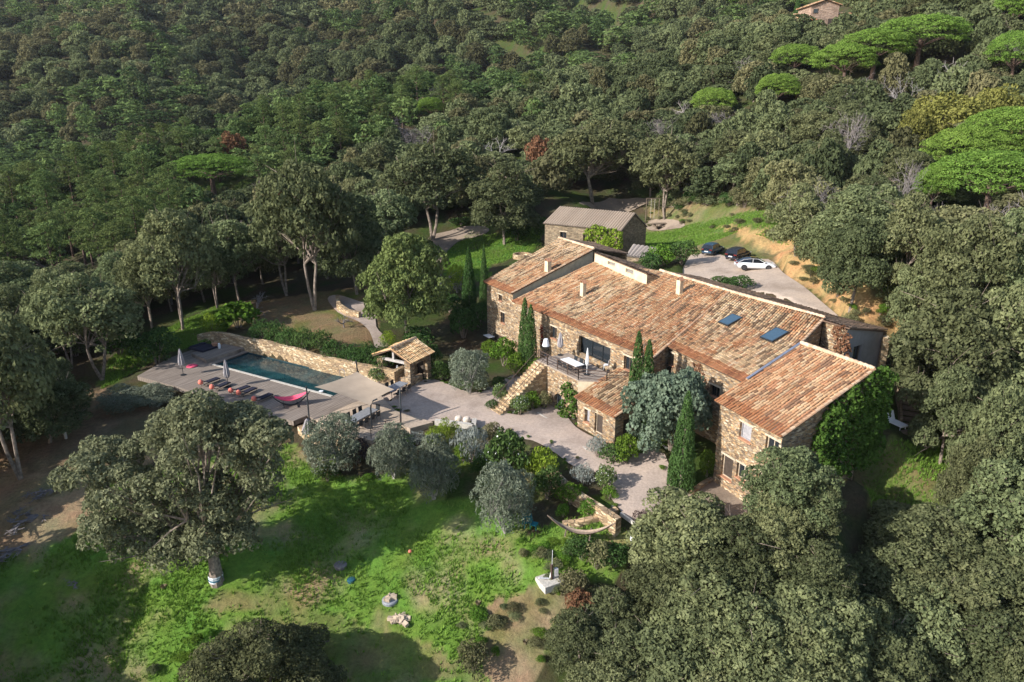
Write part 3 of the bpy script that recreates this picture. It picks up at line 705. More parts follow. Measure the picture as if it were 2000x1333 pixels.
# roof terrace: body, floor, parapet strip, railing
tf = 3.95
T0, T1 = P(1048,703,tf)[:2], P(1129,743,tf)[:2]; t2 = T1 + mv[:2] * 3.75; t3 = T0 + mv[:2] * 3.75; T1b = T1 + mu[:2] * .0
TR_ = T1 + mu[:2] * 2.9 + mv[:2] * 3.2
mm = MB(); oT = [px_op(T0, T1, 1083,765,1099,805)]; wall(mm, T0, T1, -.4, tf - .1, tf - .1, oT, .4); wall(mm, t3, T0, -.4, tf - .1, tf - .1); mm.build('wall', STONE, house)
mm = MB(); wall(mm, T1, TR_, 1.5, tf - .1, tf - .1); mm.build('wall', STUCCO, house)
s0, s1, lo, hi = oT[0]; uu = unit(T1 - T0); di = opening('door', house, T0, T1, oT[0], .4, 2, False, fm=SHUT)
mm = MB(); R_ = (s1 - s0) / 2
for sgn in (0, 1):
    pts = [((s0 if sgn == 0 else s1), hi)] + [((s0 + s1) / 2 + (-1 if sgn == 0 else 1) * R_ * math.cos(t), hi - R_ + R_ * math.sin(t)) for t in np.linspace(math.pi / 2, 0, 6)]
    mm.add([(*(T0 + uu * s - np.array([-uu[1], uu[0]]) * .003), z) for s, z in pts], [tuple(range(len(pts)))])
mm.build('door_arch', STONE, house)
mm = MB(); mm.slab([(*T0, tf), (*T1, tf), (*TR_, tf), (*t3, tf)], .1); mm.build('terrace_floor', plain('terrace_tiles', (.32, .26, .21), .7), house)
mm = MB()
rail = [T0 + uu * .1 + mv[:2] * .1, T1 - uu * .1 + mv[:2] * .1, T1 + (TR_ - T1) * .55 + uu * .15, TR_ + uu * -.1]
for i in range(3):
    a, b_ = rail[i], rail[i + 1]; n = max(1, int(np.linalg.norm(b_ - a) / 1.4))
    for j in range(n + 1):
        q = a + (b_ - a) * j / n; mm.tube([(*q, tf), (*q, tf + 1.0)], .045, 5)
    for hz in (.2, .45, .7, .98): mm.tube([(*a, tf + hz), (*b_, tf + hz)], .026 if hz < .9 else .04, 5)
mm.build('railing', IRON, house)
# outside stair down from the terrace
mm = MB(); n = 17; sw = 1.7; st0 = T0 + mv[:2] * .9 - uu * 0.0
for k in range(n):
    zt = tf - .1 - k * (tf - .1) / n; a = T0 - mv[:2] * (k * .3) - uu * .05; b_ = a - mv[:2] * .3 + uu * 0
    a2, b2 = a + uu * sw, b_ + uu * sw
    mm.prism([a, b_, b2, a2], -.3, zt)
mm.build('stair', DRYST, house)
mm = MB()
for off in (0.05, 1.65):
    a = T0 + uu * off; b_ = a - mv[:2] * 5.0
    mm.tube([(*a, tf + .9), (*b_, .95)], .03, 5); mm.tube([(*a, tf + .5), (*b_, .5)], .015, 5)
    for j in range(5): q = a + (b_ - a) * j / 4; mm.tube([(*q, tf * (1 - j / 4)), (*q, (tf - .0) * (1 - j / 4) + .93)], .02, 5)
mm.build('handrail', IRON, house)

# ------------------------------------------------------------------ barn behind
barn = thing('barn', 'stone barn with pale ribbed roof standing behind the farmhouse', 'barn', (12, 108, 4))
b0, b1, b2, b3 = P(1060,437,9.0), P(1213,452,9.0), P(1241,417,11.3), P(1093,404,11.3)
bu = unit(b1 - b0); b4 = b2 + (b2 - b1) * [1, 1, -1]; b5 = b3 + (b2 - b1) * [1, 1, -1]
def ribbed(name, c, parent, col, pitch=.42, r=.16):
    EL, ER, TR, TL = [np.array(p, float) for p in c]; nrm = unit(np.cross(ER - EL, TL - EL)); nrm = nrm if nrm[2] > 0 else -nrm
    n = int(np.linalg.norm(ER - EL) / pitch) * 6; V = []; Fq = []; Cc = []
    for i in range(n + 1):
        s = i / n; h = abs(math.sin(i / 6 * math.pi)) * r
        for p, q in ((EL, ER), (TL, TR)): V.append(p + (q - p) * s + nrm * h)
        f = .85 + .3 * vnoise(np.array([s * 9.]), np.array([0.]), 1, 5)[0]; Cc += [np.array(col) * f] * 2
        if i: Fq.append((2 * i - 2, 2 * i, 2 * i + 1, 2 * i - 1))
    k = len(V); V += [EL - nrm * .01, ER - nrm * .01, TR - nrm * .01, TL - nrm * .01] + [p - nrm * .1 for p in (EL, ER, TR, TL)]; Cc += [np.array(col) * .6] * 8
    Fq += [(k, k + 1, k + 2, k + 3), (k + 7, k + 6, k + 5, k + 4), (k, k + 4, k + 5, k + 1), (k + 1, k + 5, k + 6, k + 2), (k + 2, k + 6, k + 7, k + 3), (k + 3, k + 7, k + 4, k)]
    return mesh_obj(name, V, Fq, TILE, parent, colattr=np.array(Cc))
ribbed('roof', (b0, b1, b2, b3), barn, (.30, .235, .18)); ribbed('roof', (b4, b5, b3, b2), barn, (.25, .2, .16))
fb = [b0[:2] + bu[:2] * .3 + np.array([.1, .2]), b1[:2] - bu[:2] * .2 + np.array([.1, .2]), b4[:2] - bu[:2] * .2, b5[:2] + bu[:2] * .3]
ob = [px_op(fb[0], fb[1], 1094,453,1106,467), px_op(fb[0], fb[1], 1139,456,1149,481)]
mm = MB(); wall(mm, fb[0], fb[1], 3, 8.95, 8.95, ob); apex = lambda a, b_: (np.array(a) + np.array(b_)) / 2
wall(mm, fb[1], apex(fb[1], fb[2]), 3, 8.95, 11.2); wall(mm, apex(fb[1], fb[2]), fb[2], 3, 11.2, 8.95); wall(mm, fb[2], fb[3], 3, 8.95, 8.95)
wall(mm, fb[3], apex(fb[3], fb[0]), 3, 8.95, 11.2); wall(mm, apex(fb[3], fb[0]), fb[0], 3, 11.2, 8.95); mm.build('wall', STONE2, barn)
opening('window', barn, fb[0], fb[1], ob[0], panes=2); opening('door', barn, fb[0], fb[1], ob[1], sill=False, glass=DARKWOOD, panes=1, pname='door_leaf')
shed = thing('lean_to_shed', 'low shed with pale ribbed roof leaning on the barn gable', 'shed', (17, 103, 4))
s0_, s1_ = P(1222,500,6.0), P(1262,505,6.0); s2_, s3_ = P(1292,486,7.1), P(1236,478,7.1)
ribbed('roof', (s0_, s1_, s2_, s3_), shed, (.28, .24, .21)); mm = MB(); mm.prism([p[:2] for p in (s0_ + [.2, .2, 0], s1_ + [-.2, .2, 0], s2_ - [.2, .2, 0], s3_ + [.2, -.2, 0])], 4, 5.9); mm.build('wall', STONE2, shed)

# ------------------------------------------------------------------ house far up the hill
hh = G(1615, 70); hd = proj(*hh)[2]; s_ = hd / F_PX
far_h = thing('hill_house', 'small stone house with gable end high on the wooded hillside', 'house', hh)
gw = 26 * s_
mm = MB(); x0, y0, z0 = hh; wl = [(x0 - 37 * s_, y0), (x0 + 17 * s_, y0)]
mm.add([(wl[0][0], y0, z0 - 2), (wl[1][0], y0, z0 - 2), (wl[1][0], y0, z0 + 55 * s_), ((wl[0][0] + wl[1][0]) / 2, y0, z0 + 63 * s_), (wl[0][0], y0, z0 + 54 * s_)] +
       [(wl[0][0], y0 + 9, z0 - 2), (wl[1][0], y0 + 9, z0 - 2), (wl[1][0], y0 + 9, z0 + 55 * s_), ((wl[0][0] + wl[1][0]) / 2, y0 + 9, z0 + 63 * s_), (wl[0][0], y0 + 9, z0 + 54 * s_)],
       [(0, 1, 2, 3, 4), (9, 8, 7, 6, 5), (0, 5, 6, 1), (1, 6, 7, 2), (0, 4, 9, 5)])
mm.box((x0 + 38 * s_, y0 + 3, z0 + 12 * s_), (36 * s_, 5, 46 * s_)); mm.box((x0 - 60 * s_, y0 + 2, z0 + 12 * s_), (4 * s_, 3, 44 * s_)); mm.build('wall', stone_mat('pinkish_stone', [(.34, .24, .19), (.26, .19, .15), (.42, .31, .25), (.30, .21, .17)], (.40, .31, .25), (1.6, 1.6, 4)), far_h)
ml = (wl[0][0] + wl[1][0]) / 2; e = .5
tiled_roof('roof', ((wl[0][0] - e, y0 + 9.5, z0 + 53.5 * s_), (wl[0][0] - e, y0 - .5, z0 + 53.5 * s_), (ml, y0 - .5, z0 + 64 * s_), (ml, y0 + 9.5, z0 + 64 * s_)), far_h, TP_MIX, None, w=.5, ln=.8, eave_rows=0)
tiled_roof('roof', ((wl[1][0] + e, y0 - .5, z0 + 54.5 * s_), (wl[1][0] + e, y0 + 9.5, z0 + 54.5 * s_), (ml, y0 + 9.5, z0 + 64 * s_), (ml, y0 - .5, z0 + 64 * s_)), far_h, TP_MIX, None, w=.5, ln=.8, eave_rows=0)
tiled_roof('roof', ((wl[1][0], y0 - .3, z0 + 34 * s_), (x0 + 58 * s_, y0 - .3, z0 + 34 * s_), (x0 + 58 * s_, y0 + 6, z0 + 44 * s_), (wl[1][0], y0 + 6, z0 + 44 * s_)), far_h, TP_MIX, None, w=.5, ln=.8)
tiled_roof('roof', ((wl[0][0] - 26 * s_, y0 - 2, z0 + 26 * s_), (wl[0][0] + 10 * s_, y0 - 2, z0 + 26 * s_), (wl[0][0] + 6 * s_, y0 + 3, z0 + 40 * s_), (wl[0][0] - 26 * s_, y0 + 3, z0 + 40 * s_)), far_h, TP_MIX, None, w=.5, ln=.8)
mm = MB(); mm.box((x0 - 28 * s_, y0 - .05, z0 + 44 * s_), (9 * s_, .12, 8 * s_)); f = mm.build('window', FRAME, far_h); mm = MB(); mm.box((x0 - 28 * s_, y0 - .13, z0 + 44 * s_), (7.5 * s_, .03, 6.5 * s_)); mm.build('pane', GLASS, f)
mm = MB(); mm.box((x0 + 8 * s_, y0 - .1, z0 + 25 * s_), (20 * s_, .1, 10 * s_)); mm.build('door', DARKWOOD, far_h)

# ------------------------------------------------------------------ pool, deck, walls
def deck_mat():
    m, nt, b = new_mat('deck_boards'); v = coords(nt, (1, 1, 1), 'Object', (0, 0, -math.atan2(VP[1], VP[0]) + 0))
    w = N(nt, 'ShaderNodeTexWave', wave_type='BANDS', bands_direction='Y', wave_profile='SAW'); w.inputs['Scale'].default_value = 1.1; w.inputs['Distortion'].default_value = 0; nt.links.new(v, w.inputs[0])
    mp = N(nt, 'ShaderNodeMapping'); mp.inputs['Scale'].default_value = (.35, 7, 1); nt.links.new(v, mp.inputs[0])
    n = noise(nt, mp.outputs[0], 1.0, 4, .7)
    c = ramp(nt, [(.25, (.13, .10, .08)), (.5, (.26, .21, .17)), (.75, (.42, .35, .29))], n).outputs[0]
    c = mixc(nt, 1.0, c, ramp(nt, [(0, (.35, .33, .32)), (.18, (1, 1, 1)), (1, (.8, .8, .8))], w.outputs[1]).outputs[0], 'MULTIPLY')
    nt.links.new(c, b.inputs['Base Color']); b.inputs['Roughness'].default_value = .75; b.inputs['Specular IOR Level'].default_value = .2; return m
DECKM = deck_mat()
dm = MB()
# four slabs butted round the pool
W0 = [pf(-22.5, 5.2), pf(-16, 5.2), pf(-16, -.0), P(441,790.4,0)[:2] , P(350,757,0)[:2], P(268,735,0)[:2], P(330,700,0)[:2]]
dm.prism(W0, -.45, 0); 
dm.prism([pf(-16, 0), pf(1.4, 0), pf(1.4, -.0) + UP * .001, P(690,786,0)[:2], P(617,820,0)[:2], P(600,812,0)[:2], P(573,823,0)[:2], P(500,806,0)[:2], P(441,790.4,0)[:2]], -.45, 0)
dm.prism([pf(1.4, 0), pf(1.4, 5.2), pf(5.2, 5.2), P(741,771,0)[:2], P(691,786,0)[:2]], -.45, 0)
deck = dm.build('pool_deck', DECKM); tag(deck, kind='structure')
up_m = MB(); up_m.prism([pf(-19.8, 5.1), pf(-16.6, 5.1), pf(-16.9, -.2), pf(-20.3, .4)], 0.003, .38)
tag(up_m.build('raised_deck', DECKM), kind='structure')
pool = thing('swimming_pool', 'long dark blue swimming pool set in the timber deck below the stone wall', 'swimming pool', (*pf(-8, 2), 0))
basin = MB(); q = POOL; zb = -1.6
basin.add([(*p, -.02) for p in q] + [(*p, zb) for p in q], [(4, 5, 6, 7), (0, 1, 5, 4), (1, 2, 6, 5), (2, 3, 7, 6), (3, 0, 4, 7)])
basin.build('basin', plain('slate_basin', (.02, .045, .05), .6, var=.5, scale=1.2), pool)
cpg = MB(); a, b_ = pf(-16, 0), pf(1.4, 0); cpg.prism([a - VP * .28, b_ - VP * .28 + UP * .0, b_, a], .004, .05); cpg.build('coping', CONC, pool)
wm, nt, b = new_mat('pool_water'); b.inputs['Base Color'].default_value = (.008, .06, .075, 1); b.inputs['Roughness'].default_value = .06
b.inputs['Transmission Weight'].default_value = .35; b.inputs['IOR'].default_value = 1.33
v = coords(nt); nz = noise(nt, v, 1.1, 4, .55); bump(nt, b, nz, .25, .05)
r_ = ramp(nt, [(.35, (.008, .035, .05)), (.65, (.025, .095, .11))], noise(nt, v, .45, 3)); nt.links.new(r_.outputs[0], b.inputs['Base Color'])
wt = MB(); wt.add([(*p, -.14) for p in POOL], [(0, 1, 2, 3)]); wt.build('water', wm, pool)
# stone wall behind the pool
def strip_wall(name, label, pts, th, zb, hts, mat, cat='wall', group=None):
    L = [np.array(p[:2], float) for p in pts]; n = len(L); V = []; Fq = []
    for i in range(n):
        d = unit(L[min(i + 1, n - 1)] - L[max(i - 1, 0)]); nn = np.array([-d[1], d[0]]) * th / 2
        for q in (L[i] + nn, L[i] - nn):
            V += [(*q, zb[i] if hasattr(zb, '__len__') else zb), (*q, hts[i] if hasattr(hts, '__len__') else hts)]
    for i in range(n - 1):
        k = 4 * i; Fq += [(k, k + 1, k + 5, k + 4), (k + 2, k + 6, k + 7, k + 3), (k + 1, k + 3, k + 7, k + 5)]
    Fq += [(0, 2, 3, 1), (4 * n - 4, 4 * n - 3, 4 * n - 1, 4 * n - 2)]
    o = mesh_obj(name, V, Fq, mat); return tag(o, label, cat, group)
seg = [pf(-23.2, 3.5), pf(-22.2, 4.6)] + [pf(a, 5.0 + .25 * math.sin(a * .4)) for a in np.linspace(-20.5, 5.0, 18)]
strip_wall('stone_wall', 'tall ochre dry stone wall along the far side of the pool', seg, .55, -.5, [1.15, 1.4] + [1.55 + .05 * math.sin(i * 1.7) for i in range(18)], DRYST)
strip_wall('stone_wall', 'short stone return wall joining the pool wall to the pool house', [pf(4.7, 5.5), pf(4.9, 8.5)], .45, -.5, 1.55, DRYST)
# pool house
ph = thing('pool_house', 'little open-fronted stone pool house with clay tile gable roof', 'pool house', (-11.5, 68, 0))
pc = np.array([-10.05, 66.1]); Wd, Dp = 4.2, 3.4
fp = [pc - UP * Wd, pc, pc + VP * Dp, pc - UP * Wd + VP * Dp]; ze, zr = 2.75, 3.75
mm = MB()
def pier(s, t, w=.55, d=.5): q = pc - UP * s + VP * t; mm.prism([q, q - UP * w, q - UP * w + VP * d, q + VP * d], -.4, ze - .1)
pier(0, 0, .7, .7); pier(Wd - .7, 0, .7, .7); pier(0, Dp - .6, .5, .6); pier(Wd - .5, .705, .45, Dp - .71)
q = pc + VP * (Dp - .35) - UP * .51; mm.prism([q, q - UP * (Wd - 1.02), q - UP * (Wd - 1.02) + VP * .34, q + VP * .34], -.4, ze - .12)
mm.prism([pc - UP * .72, pc - UP * (Wd - .72), pc - UP * (Wd - .72) + VP * .35, pc - UP * .72 + VP * .35], -.4, .85)
mm.prism([pc + VP * .72 - UP * .05, pc + VP * 2.0 - UP * .05, pc + VP * 2.0 - UP * .4, pc + VP * .72 - UP * .4], -.4, .8)
mm.prism([pc + VP * .72 - UP * .051, pc + VP * (Dp - .61) - UP * .051, pc + VP * (Dp - .61) - UP * .4, pc + VP * .72 - UP * .4], 2.15, ze - .1)
mm.build('wall', STONE, ph)
mm = MB(); q = pc + VP * (Dp - .42) - UP * .52; mm.prism([q, q - UP * (Wd - 1.04), q - UP * (Wd - 1.04) + VP * .05, q + VP * .05], -.3, ze - .2); mm.build('back_panel', DARKWOOD, ph)  # dark sheet added before the back wall so the inside looks shaded
e = .32; rm = lambda s, t, z: np.array([*(pc - UP * s + VP * t), z])
tiled_roof('roof', (rm(-e, -e, ze - .05), rm(-e, Dp + e, ze - .05), rm(Wd / 2, Dp + e, zr), rm(Wd / 2, -e, zr)), ph, [(.66, .50, .30), (.60, .42, .25), (.55, .36, .2), (.68, .54, .36)], None, eave_rows=0, verge=False)
tiled_roof('roof', (rm(Wd + e, Dp + e, ze - .05), rm(Wd + e, -e, ze - .05), rm(Wd / 2, -e, zr), rm(Wd / 2, Dp + e, zr)), ph, [(.66, .50, .30), (.60, .42, .25), (.55, .36, .2)], None, eave_rows=0, verge=False, ridge=False)
mm = MB(); a, b_ = rm(.1, .12, 2.45), rm(Wd - .1, .12, 2.45); mm.box((a + b_) / 2, (Wd - .3, .22, .26), math.atan2(UP[1], UP[0])); mm.box(rm(Wd / 2, .12, 3.05), (.2, .2, .95), math.atan2(UP[1], UP[0])); mm.build('tie_beam', plain('grey_beam', (.42, .38, .35), .8), ph)
for s, z in ((1.35, 1.35), (2.5, 1.25)):
    l = thing('pendant_lamp', 'white pendant lamp hanging in the pool house, %s one' % ('right' if s < 2 else 'left'), 'lamp', rm(s, 1.1, z))
    mm = MB(); mm.lathe((0, 0, 0), [(.2, 0), (.19, .03), (.06, .26), (.02, .3)], 10); mm.build('lamp_shade', WHITE, l, local=True); mm = MB(); mm.tube([(0, 0, .3), (0, 0, 1.6)], .012, 4); mm.build('cord', STEEL, l, local=True)
# ------------------------------------------------------------------ terrace for dining, shade sail, rails
dt = MB(); dt.prism([P(*p, .09)[:2] for p in [(650,838),(698,853),(726,861),(783,831),(801,837),(846,825),(771,801),(742,771.5),(690,786.6),(617,820)]], -1.6, .09)
tag(dt.build('dining_terrace', TERR_M), kind='structure')
sc = [P(697,726,2.75), P(614,756,2.7), P(723,792,2.5), P(770,761,2.9)]
V = []; Fq = []; n = 18
for i in range(n + 1):
    for j in range(n + 1):
        s, t = i / n, j / n
        s2 = s + .09 * (0.5 - s) * 4 * t * (1 - t) * (1 if True else 0); t2 = t + .09 * (.5 - t) * 4 * s * (1 - s)
        p = (sc[0] * (1 - s2) + sc[1] * s2) * (1 - t2) + (sc[3] * (1 - s2) + sc[2] * s2) * t2
        p = p + np.array([0, 0, -.35 * 16 * s * (1 - s) * t * (1 - t) * .6]); V.append(p)
for i in range(n):
    for j in range(n): k = i * (n + 1) + j; Fq.append((k, k + 1, k + n + 2, k + n + 1))
V2 = [v - np.array([0, 0, .012]) for v in V]; m_ = len(V); Fq += [tuple(q + m_ for q in f[::-1]) for f in Fq]
sail = mesh_obj('shade_sail', V + V2, Fq, TAUPE, smooth=True); tag(sail, 'taupe cloth shade sail stretched over the end of the pool deck', 'shade sail')
def post(lbl, base, top, arc=False):
    t = thing('sail_post', lbl, 'post', base, group='posts of the shade sail')
    m = MB(); b_, a = np.array(base, float), np.array(top, float); pts = [b_, b_ + (a - b_) * .5, a]
    if arc: pts = [b_, b_ + [0, 0, 2.9], b_ + [.05, .0, 3.3], b_ + [.25, .05, 3.6], b_ + [.6, .1, 3.75]]
    m.tube(pts, .07, 8); m.build('pole', STEEL, t); m = MB(); m.box(b_ + [0, 0, .02], (.3, .3, .04)); m.build('foot_plate', STEEL, t)
post('dark steel sail post at the left, beside the pink hammock', P(604,820,0), P(598,755,2.95))
post('dark steel sail post at the right, on the edge of the gravel', P(783,829,.09), P(781,757,3.1))
bp = P(728,858,-.9); post('dark steel sail post with curved top in front of the dining table', bp, bp + [0, 0, 3.4], True)
wp = P(697,727,1.55); post('short dark post for the sail on top of the pool wall', (wp[0] + .05, wp[1] + .1, 1.5), (wp[0], wp[1], 2.8))
rl = thing('terrace_railing', 'thin dark railing around the corner of the dining terrace', 'railing', P(726,852,.09))
ps = [P(*p, .09) for p in [(697,850),(725,857),(754,842.5),(782,829.5)]]
for p in ps: m = MB(); m.tube([p, p + [0, 0, .95]], .035, 5); m.build('post', IRON, rl)
m = MB()
for a, b_ in zip(ps[:-1], ps[1:]):
    for h in (.25, .48, .71, .93): m.tube([a + [0, 0, h], b_ + [0, 0, h]], .014, 4)
m.build('rail', IRON, rl)
def table(name, label, corners, h, top_m, leg_m=STEEL, group=None):
    c = [np.array(q, float) for q in corners]; ce = sum(c) / 4; t = thing(name, label, 'table', (ce[0], ce[1], ce[2] - h), group=group)
    m = MB(); m.slab(c, .05); m.build('tabletop', top_m, t)
    for q in c: m = MB(); q2 = q + (ce - q) * .12; m.tube([q2 - [0, 0, .052], q2 - [0, 0, h - .004]], .03, 5); m.build('leg', leg_m, t)
    return t
def quad_at(px4, z): return [P(*p, z) for p in px4]
def orient(c, L, W, ang, z):
    u = np.array([math.cos(ang), math.sin(ang)]); v = np.array([-u[1], u[0]])
    return [np.array([*(np.array(c[:2]) + u * sx * L / 2 + v * sy * W / 2), z]) for sx, sy in ((-1, -1), (1, -1), (1, 1), (-1, 1))]
ang_v = math.atan2(VP[1], VP[0]); ang_u = math.atan2(UP[1], UP[0]); ang_m = math.atan2(mu[1], mu[0])
tc = P(704,811,.84); dang = ang_v
table('dining_table', 'long grey slate-topped dining table on the terrace in front of the sail', orient(tc, 3.4, 1.15, dang, .84), .75, GREYT)
tc2 = P(772,755,.82); table('dining_table', 'grey table half hidden under the right corner of the sail', orient(tc2, 2.6, 1.1, dang, .82), .75, GREYT)
def make_chair(label, group, loc, rz, col=STEEL):
    t = thing('dining_chair', label, 'chair', loc, rz, group)
    m = MB(); m.box((0, 0, .45), (.46, .46, .035)); m.build('seat', col, t, local=True)
    m = MB(); m.box((0, -.22, .70), (.46, .03, .44), 0, ('X', .12)); m.build('backrest', col, t, local=True)
    for sx in (-1, 1):
        for sy in (-1, 1): m = MB(); m.tube([(sx * .2, sy * .19, .43), (sx * .22, sy * .22, 0)], .016, 4); m.build('leg', col, t, local=True)
    return t
ch0 = make_chair('dark metal dining chair at the long slate-topped table', 'chairs at the long dining table', (0, 0, 0), 0)
def cchair(loc, rz, label, group, src=None):
    c = copy_tree(src or ch0); c.location = Vector([float(v) for v in loc]); c.rotation_euler = (0, 0, rz); c['label'] = label; c['group'] = group; return c
du, dv_ = np.array([math.cos(dang), math.sin(dang)]), np.array([-math.sin(dang), math.cos(dang)])
spots = [(k, s) for s in (1, -1) for k in (-1.15, -.4, .4, 1.15)] + [(2.1, 0)]
for i, (k, s) in enumerate(spots):
    q = tc[:2] + du * k + dv_ * s * .85 if s else tc[:2] + du * k
    rz = dang + (math.pi if s > 0 else 0) if s else dang + math.pi / 2
    if i == 0: ch0.location = (q[0], q[1], .09); ch0.rotation_euler = (0, 0, rz)
    else: cchair((q[0], q[1], .09), rz, 'dark metal dining chair at the long slate-topped table', 'chairs at the long dining table')
for k, s in [(-.8, 1), (0, 1), (.8, 1), (-.8, -1), (0, -1), (.8, -1)]:
    q = tc2[:2] + du * k + dv_ * s * .85; cchair((q[0], q[1], .07), dang + (math.pi if s > 0 else 0), 'dark metal chair at the table under the sail corner', 'chairs at the table under the sail')
def parasol(name, label, base, h, col, r=.19, foot=True, lean=0):
    t = thing(name, label, 'parasol', base); m = MB(); m.tube([(0, 0, 0), (lean, 0, h)], .03, 6); m.build('pole', STEEL if col is not WHITE else WHITE, t, local=True)
    V = []; Fq = []; n = 24; prof = [(h * .34, .6), (h * .40, .95), (h * .5, 1.0), (h * .66, .8), (h * .8, .55), (h * .9, .42), (h * .965, .25), (h + .03, .05)]
    for z, f in prof:
        for k in range(n):
            t_ = 2 * math.pi * k / n; rr = r * f * (1 + .28 * math.cos(8 * t_ + z)); V.append((rr * math.cos(t_) + lean * z / h, rr * math.sin(t_), z))
    for i in range(len(prof) - 1):
        for k in range(n): Fq.append((i * n + k, i * n + (k + 1) % n, (i + 1) * n + (k + 1) % n, (i + 1) * n + k))
    mesh_obj('canopy', V, Fq, col, t, local=True)
    if foot: m = MB(); m.lathe((0, 0, 0), [(.28, 0), (.28, .06), (.08, .09)], 10); m.build('base', STEEL, t, local=True)
    return t
parasol('closed_parasol', 'closed grey parasol on the left part of the pool deck', P(358,733,0), 2.9, LINEN, .27)
parasol('closed_parasol', 'closed grey parasol among the sun loungers by the pool', P(446,756,0), 2.9, LINEN, .26)
parasol('closed_parasol', 'folded pale grey parasol standing in the planting below the dining terrace', P(600,862,-.9), 2.1, LINEN, .4, False, .15)
# loungers
def lounger(loc, rz, label):
    t = thing('sun_lounger', label, 'sun lounger', loc, rz, 'sun loungers in a row by the pool')
    m = MB()
    for sx in (-.3, .3): m.box((sx, .3, .3), (.05, 1.95, .05))
    for y in (-.6, .3, 1.2): m.box((0, y, .3), (.55, .05, .045))
    m.build('frame', STEEL, t, local=True)
    m = MB(); m.box((0, .55, .35), (.58, 1.35, .05)); m.build('seat', BLACKC, t, local=True)
    m = MB(); m.box((0, -.42, .52), (.58, .72, .05), 0, ('X', -.55)); m.build('backrest', BLACKC, t, local=True)
    for sx in (-.28, .28):
        for y in (-.55, 1.15): m = MB(); m.tube([(sx, y, .28), (sx, y, 0)], .02, 4); m.build('leg', STEEL, t, local=True)
    return t
lp = [(396,746), (418,755), (455,762), (470,766), (500,778)]
lab = ['leftmost', 'second from left', 'middle', 'fourth from left', 'rightmost']
pb = [.0, .1, -.05, .08, 0]
lg = None
for i, (px, py) in enumerate(lp):
    q = P(px, py, .5); loc = (q[0] + VP[0] * .55, q[1] + VP[1] * .55, 0); l_ = 'dark sun lounger on the pool deck, the %s of the row' % lab[i]
    if i == 0: lg = lounger(loc, ang_v - math.pi / 2, l_)
    else: c = copy_tree(lg); c.location = Vector([float(v) for v in loc]); c.rotation_euler = (0, 0, ang_v - math.pi / 2 + pb[i]); c['label'] = l_
    m = MB(); m.lathe((0, 0, 0), [(.05, 0), (.2, .08), (.26, .25), (.2, .42), (.06, .52)], 10)
    cu = m.build('cushion', CORAL, smooth=True, loc=q + [-.25 * VP[0], -.25 * VP[1], -.22]); tag(cu, 'coral cushion hung behind the %s sun lounger' % lab[i], 'cushion', 'coral cushions on the loungers')
# pink hammock in its stand
def hammock(label, a, b_, sag, width, cloth, frame, group=None, arcz=.12, cat='hammock'):
    a, b_ = np.array(a, float), np.array(b_, float); ce = (a + b_) / 2; t = thing('hammock', label, cat, (ce[0], ce[1], min(a[2], b_[2]) - 1.1))
    u = unit((b_ - a) * [1, 1, 0]); w = np.array([-u[1], u[0], 0]); V = []; Fq = []; n = 20; k = 6
    for i in range(n + 1):
        s = i / n; p = a + (b_ - a) * s - np.array([0, 0, sag * 4 * s * (1 - s)])
        for j in range(k + 1):
            q = (j / k - .5); ww = width * math.sin(math.pi * min(max(s, .03), .97)) ** .6; V.append(p + w * q * ww + np.array([0, 0, 1.0 * q * q * ww * .7]))
    for i in range(n):
        for j in range(k): r = i * (k + 1) + j; Fq.append((r, r + 1, r + k + 2, r + k + 1))
    Fq += [tuple(x + len(V) for x in f[::-1]) for f in Fq]; V = V + [v - np.array([0, 0, .03]) for v in V]
    mesh_obj('cloth', V, Fq, cloth, t, smooth=True)
    zb = t.location.z + arcz; pts = []
    e0, e1 = a - u * .25 + [0, 0, .15], b_ + u * .25 + [0, 0, .15]
    for s in np.linspace(0, 1, 15): p = e0 + (e1 - e0) * s; p[2] = zb + (e0[2] - zb) * abs(2 * s - 1) ** 2.0; pts.append(p)
    m = MB(); m.tube(pts, [.04 + .03 * math.sin(math.pi * s) for s in np.linspace(0, 1, 15)], 6); m.build('frame', frame, t)
    m = MB()
    for s in (.35, .65): p = pts[int(s * 14)]; m.tube([p + w * .75 - [0, 0, arcz * .8], p - w * .75 - [0, 0, arcz * .8]], .05, 5)
    m.build('foot', frame, t); m = MB(); m.tube([e0, a], .012, 4); m.tube([e1, b_], .012, 4); m.build('rope', ROPE, t)
    return t
hammock('pink padded hammock in a dark stand on the pool deck', P(536,776,1.05), P(600,766,1.15), .55, 1.1, PINK, STEEL)
gz1 = tz(*P(1130,1040,-1.6)[:2]) + .25
hammock('pale hammock in a long curved wooden stand on the lawn', P(1076,1011,gz1 + 1.5), P(1195,1024,gz1 + 1.5), .95, .5, ROPE, TIMBER)
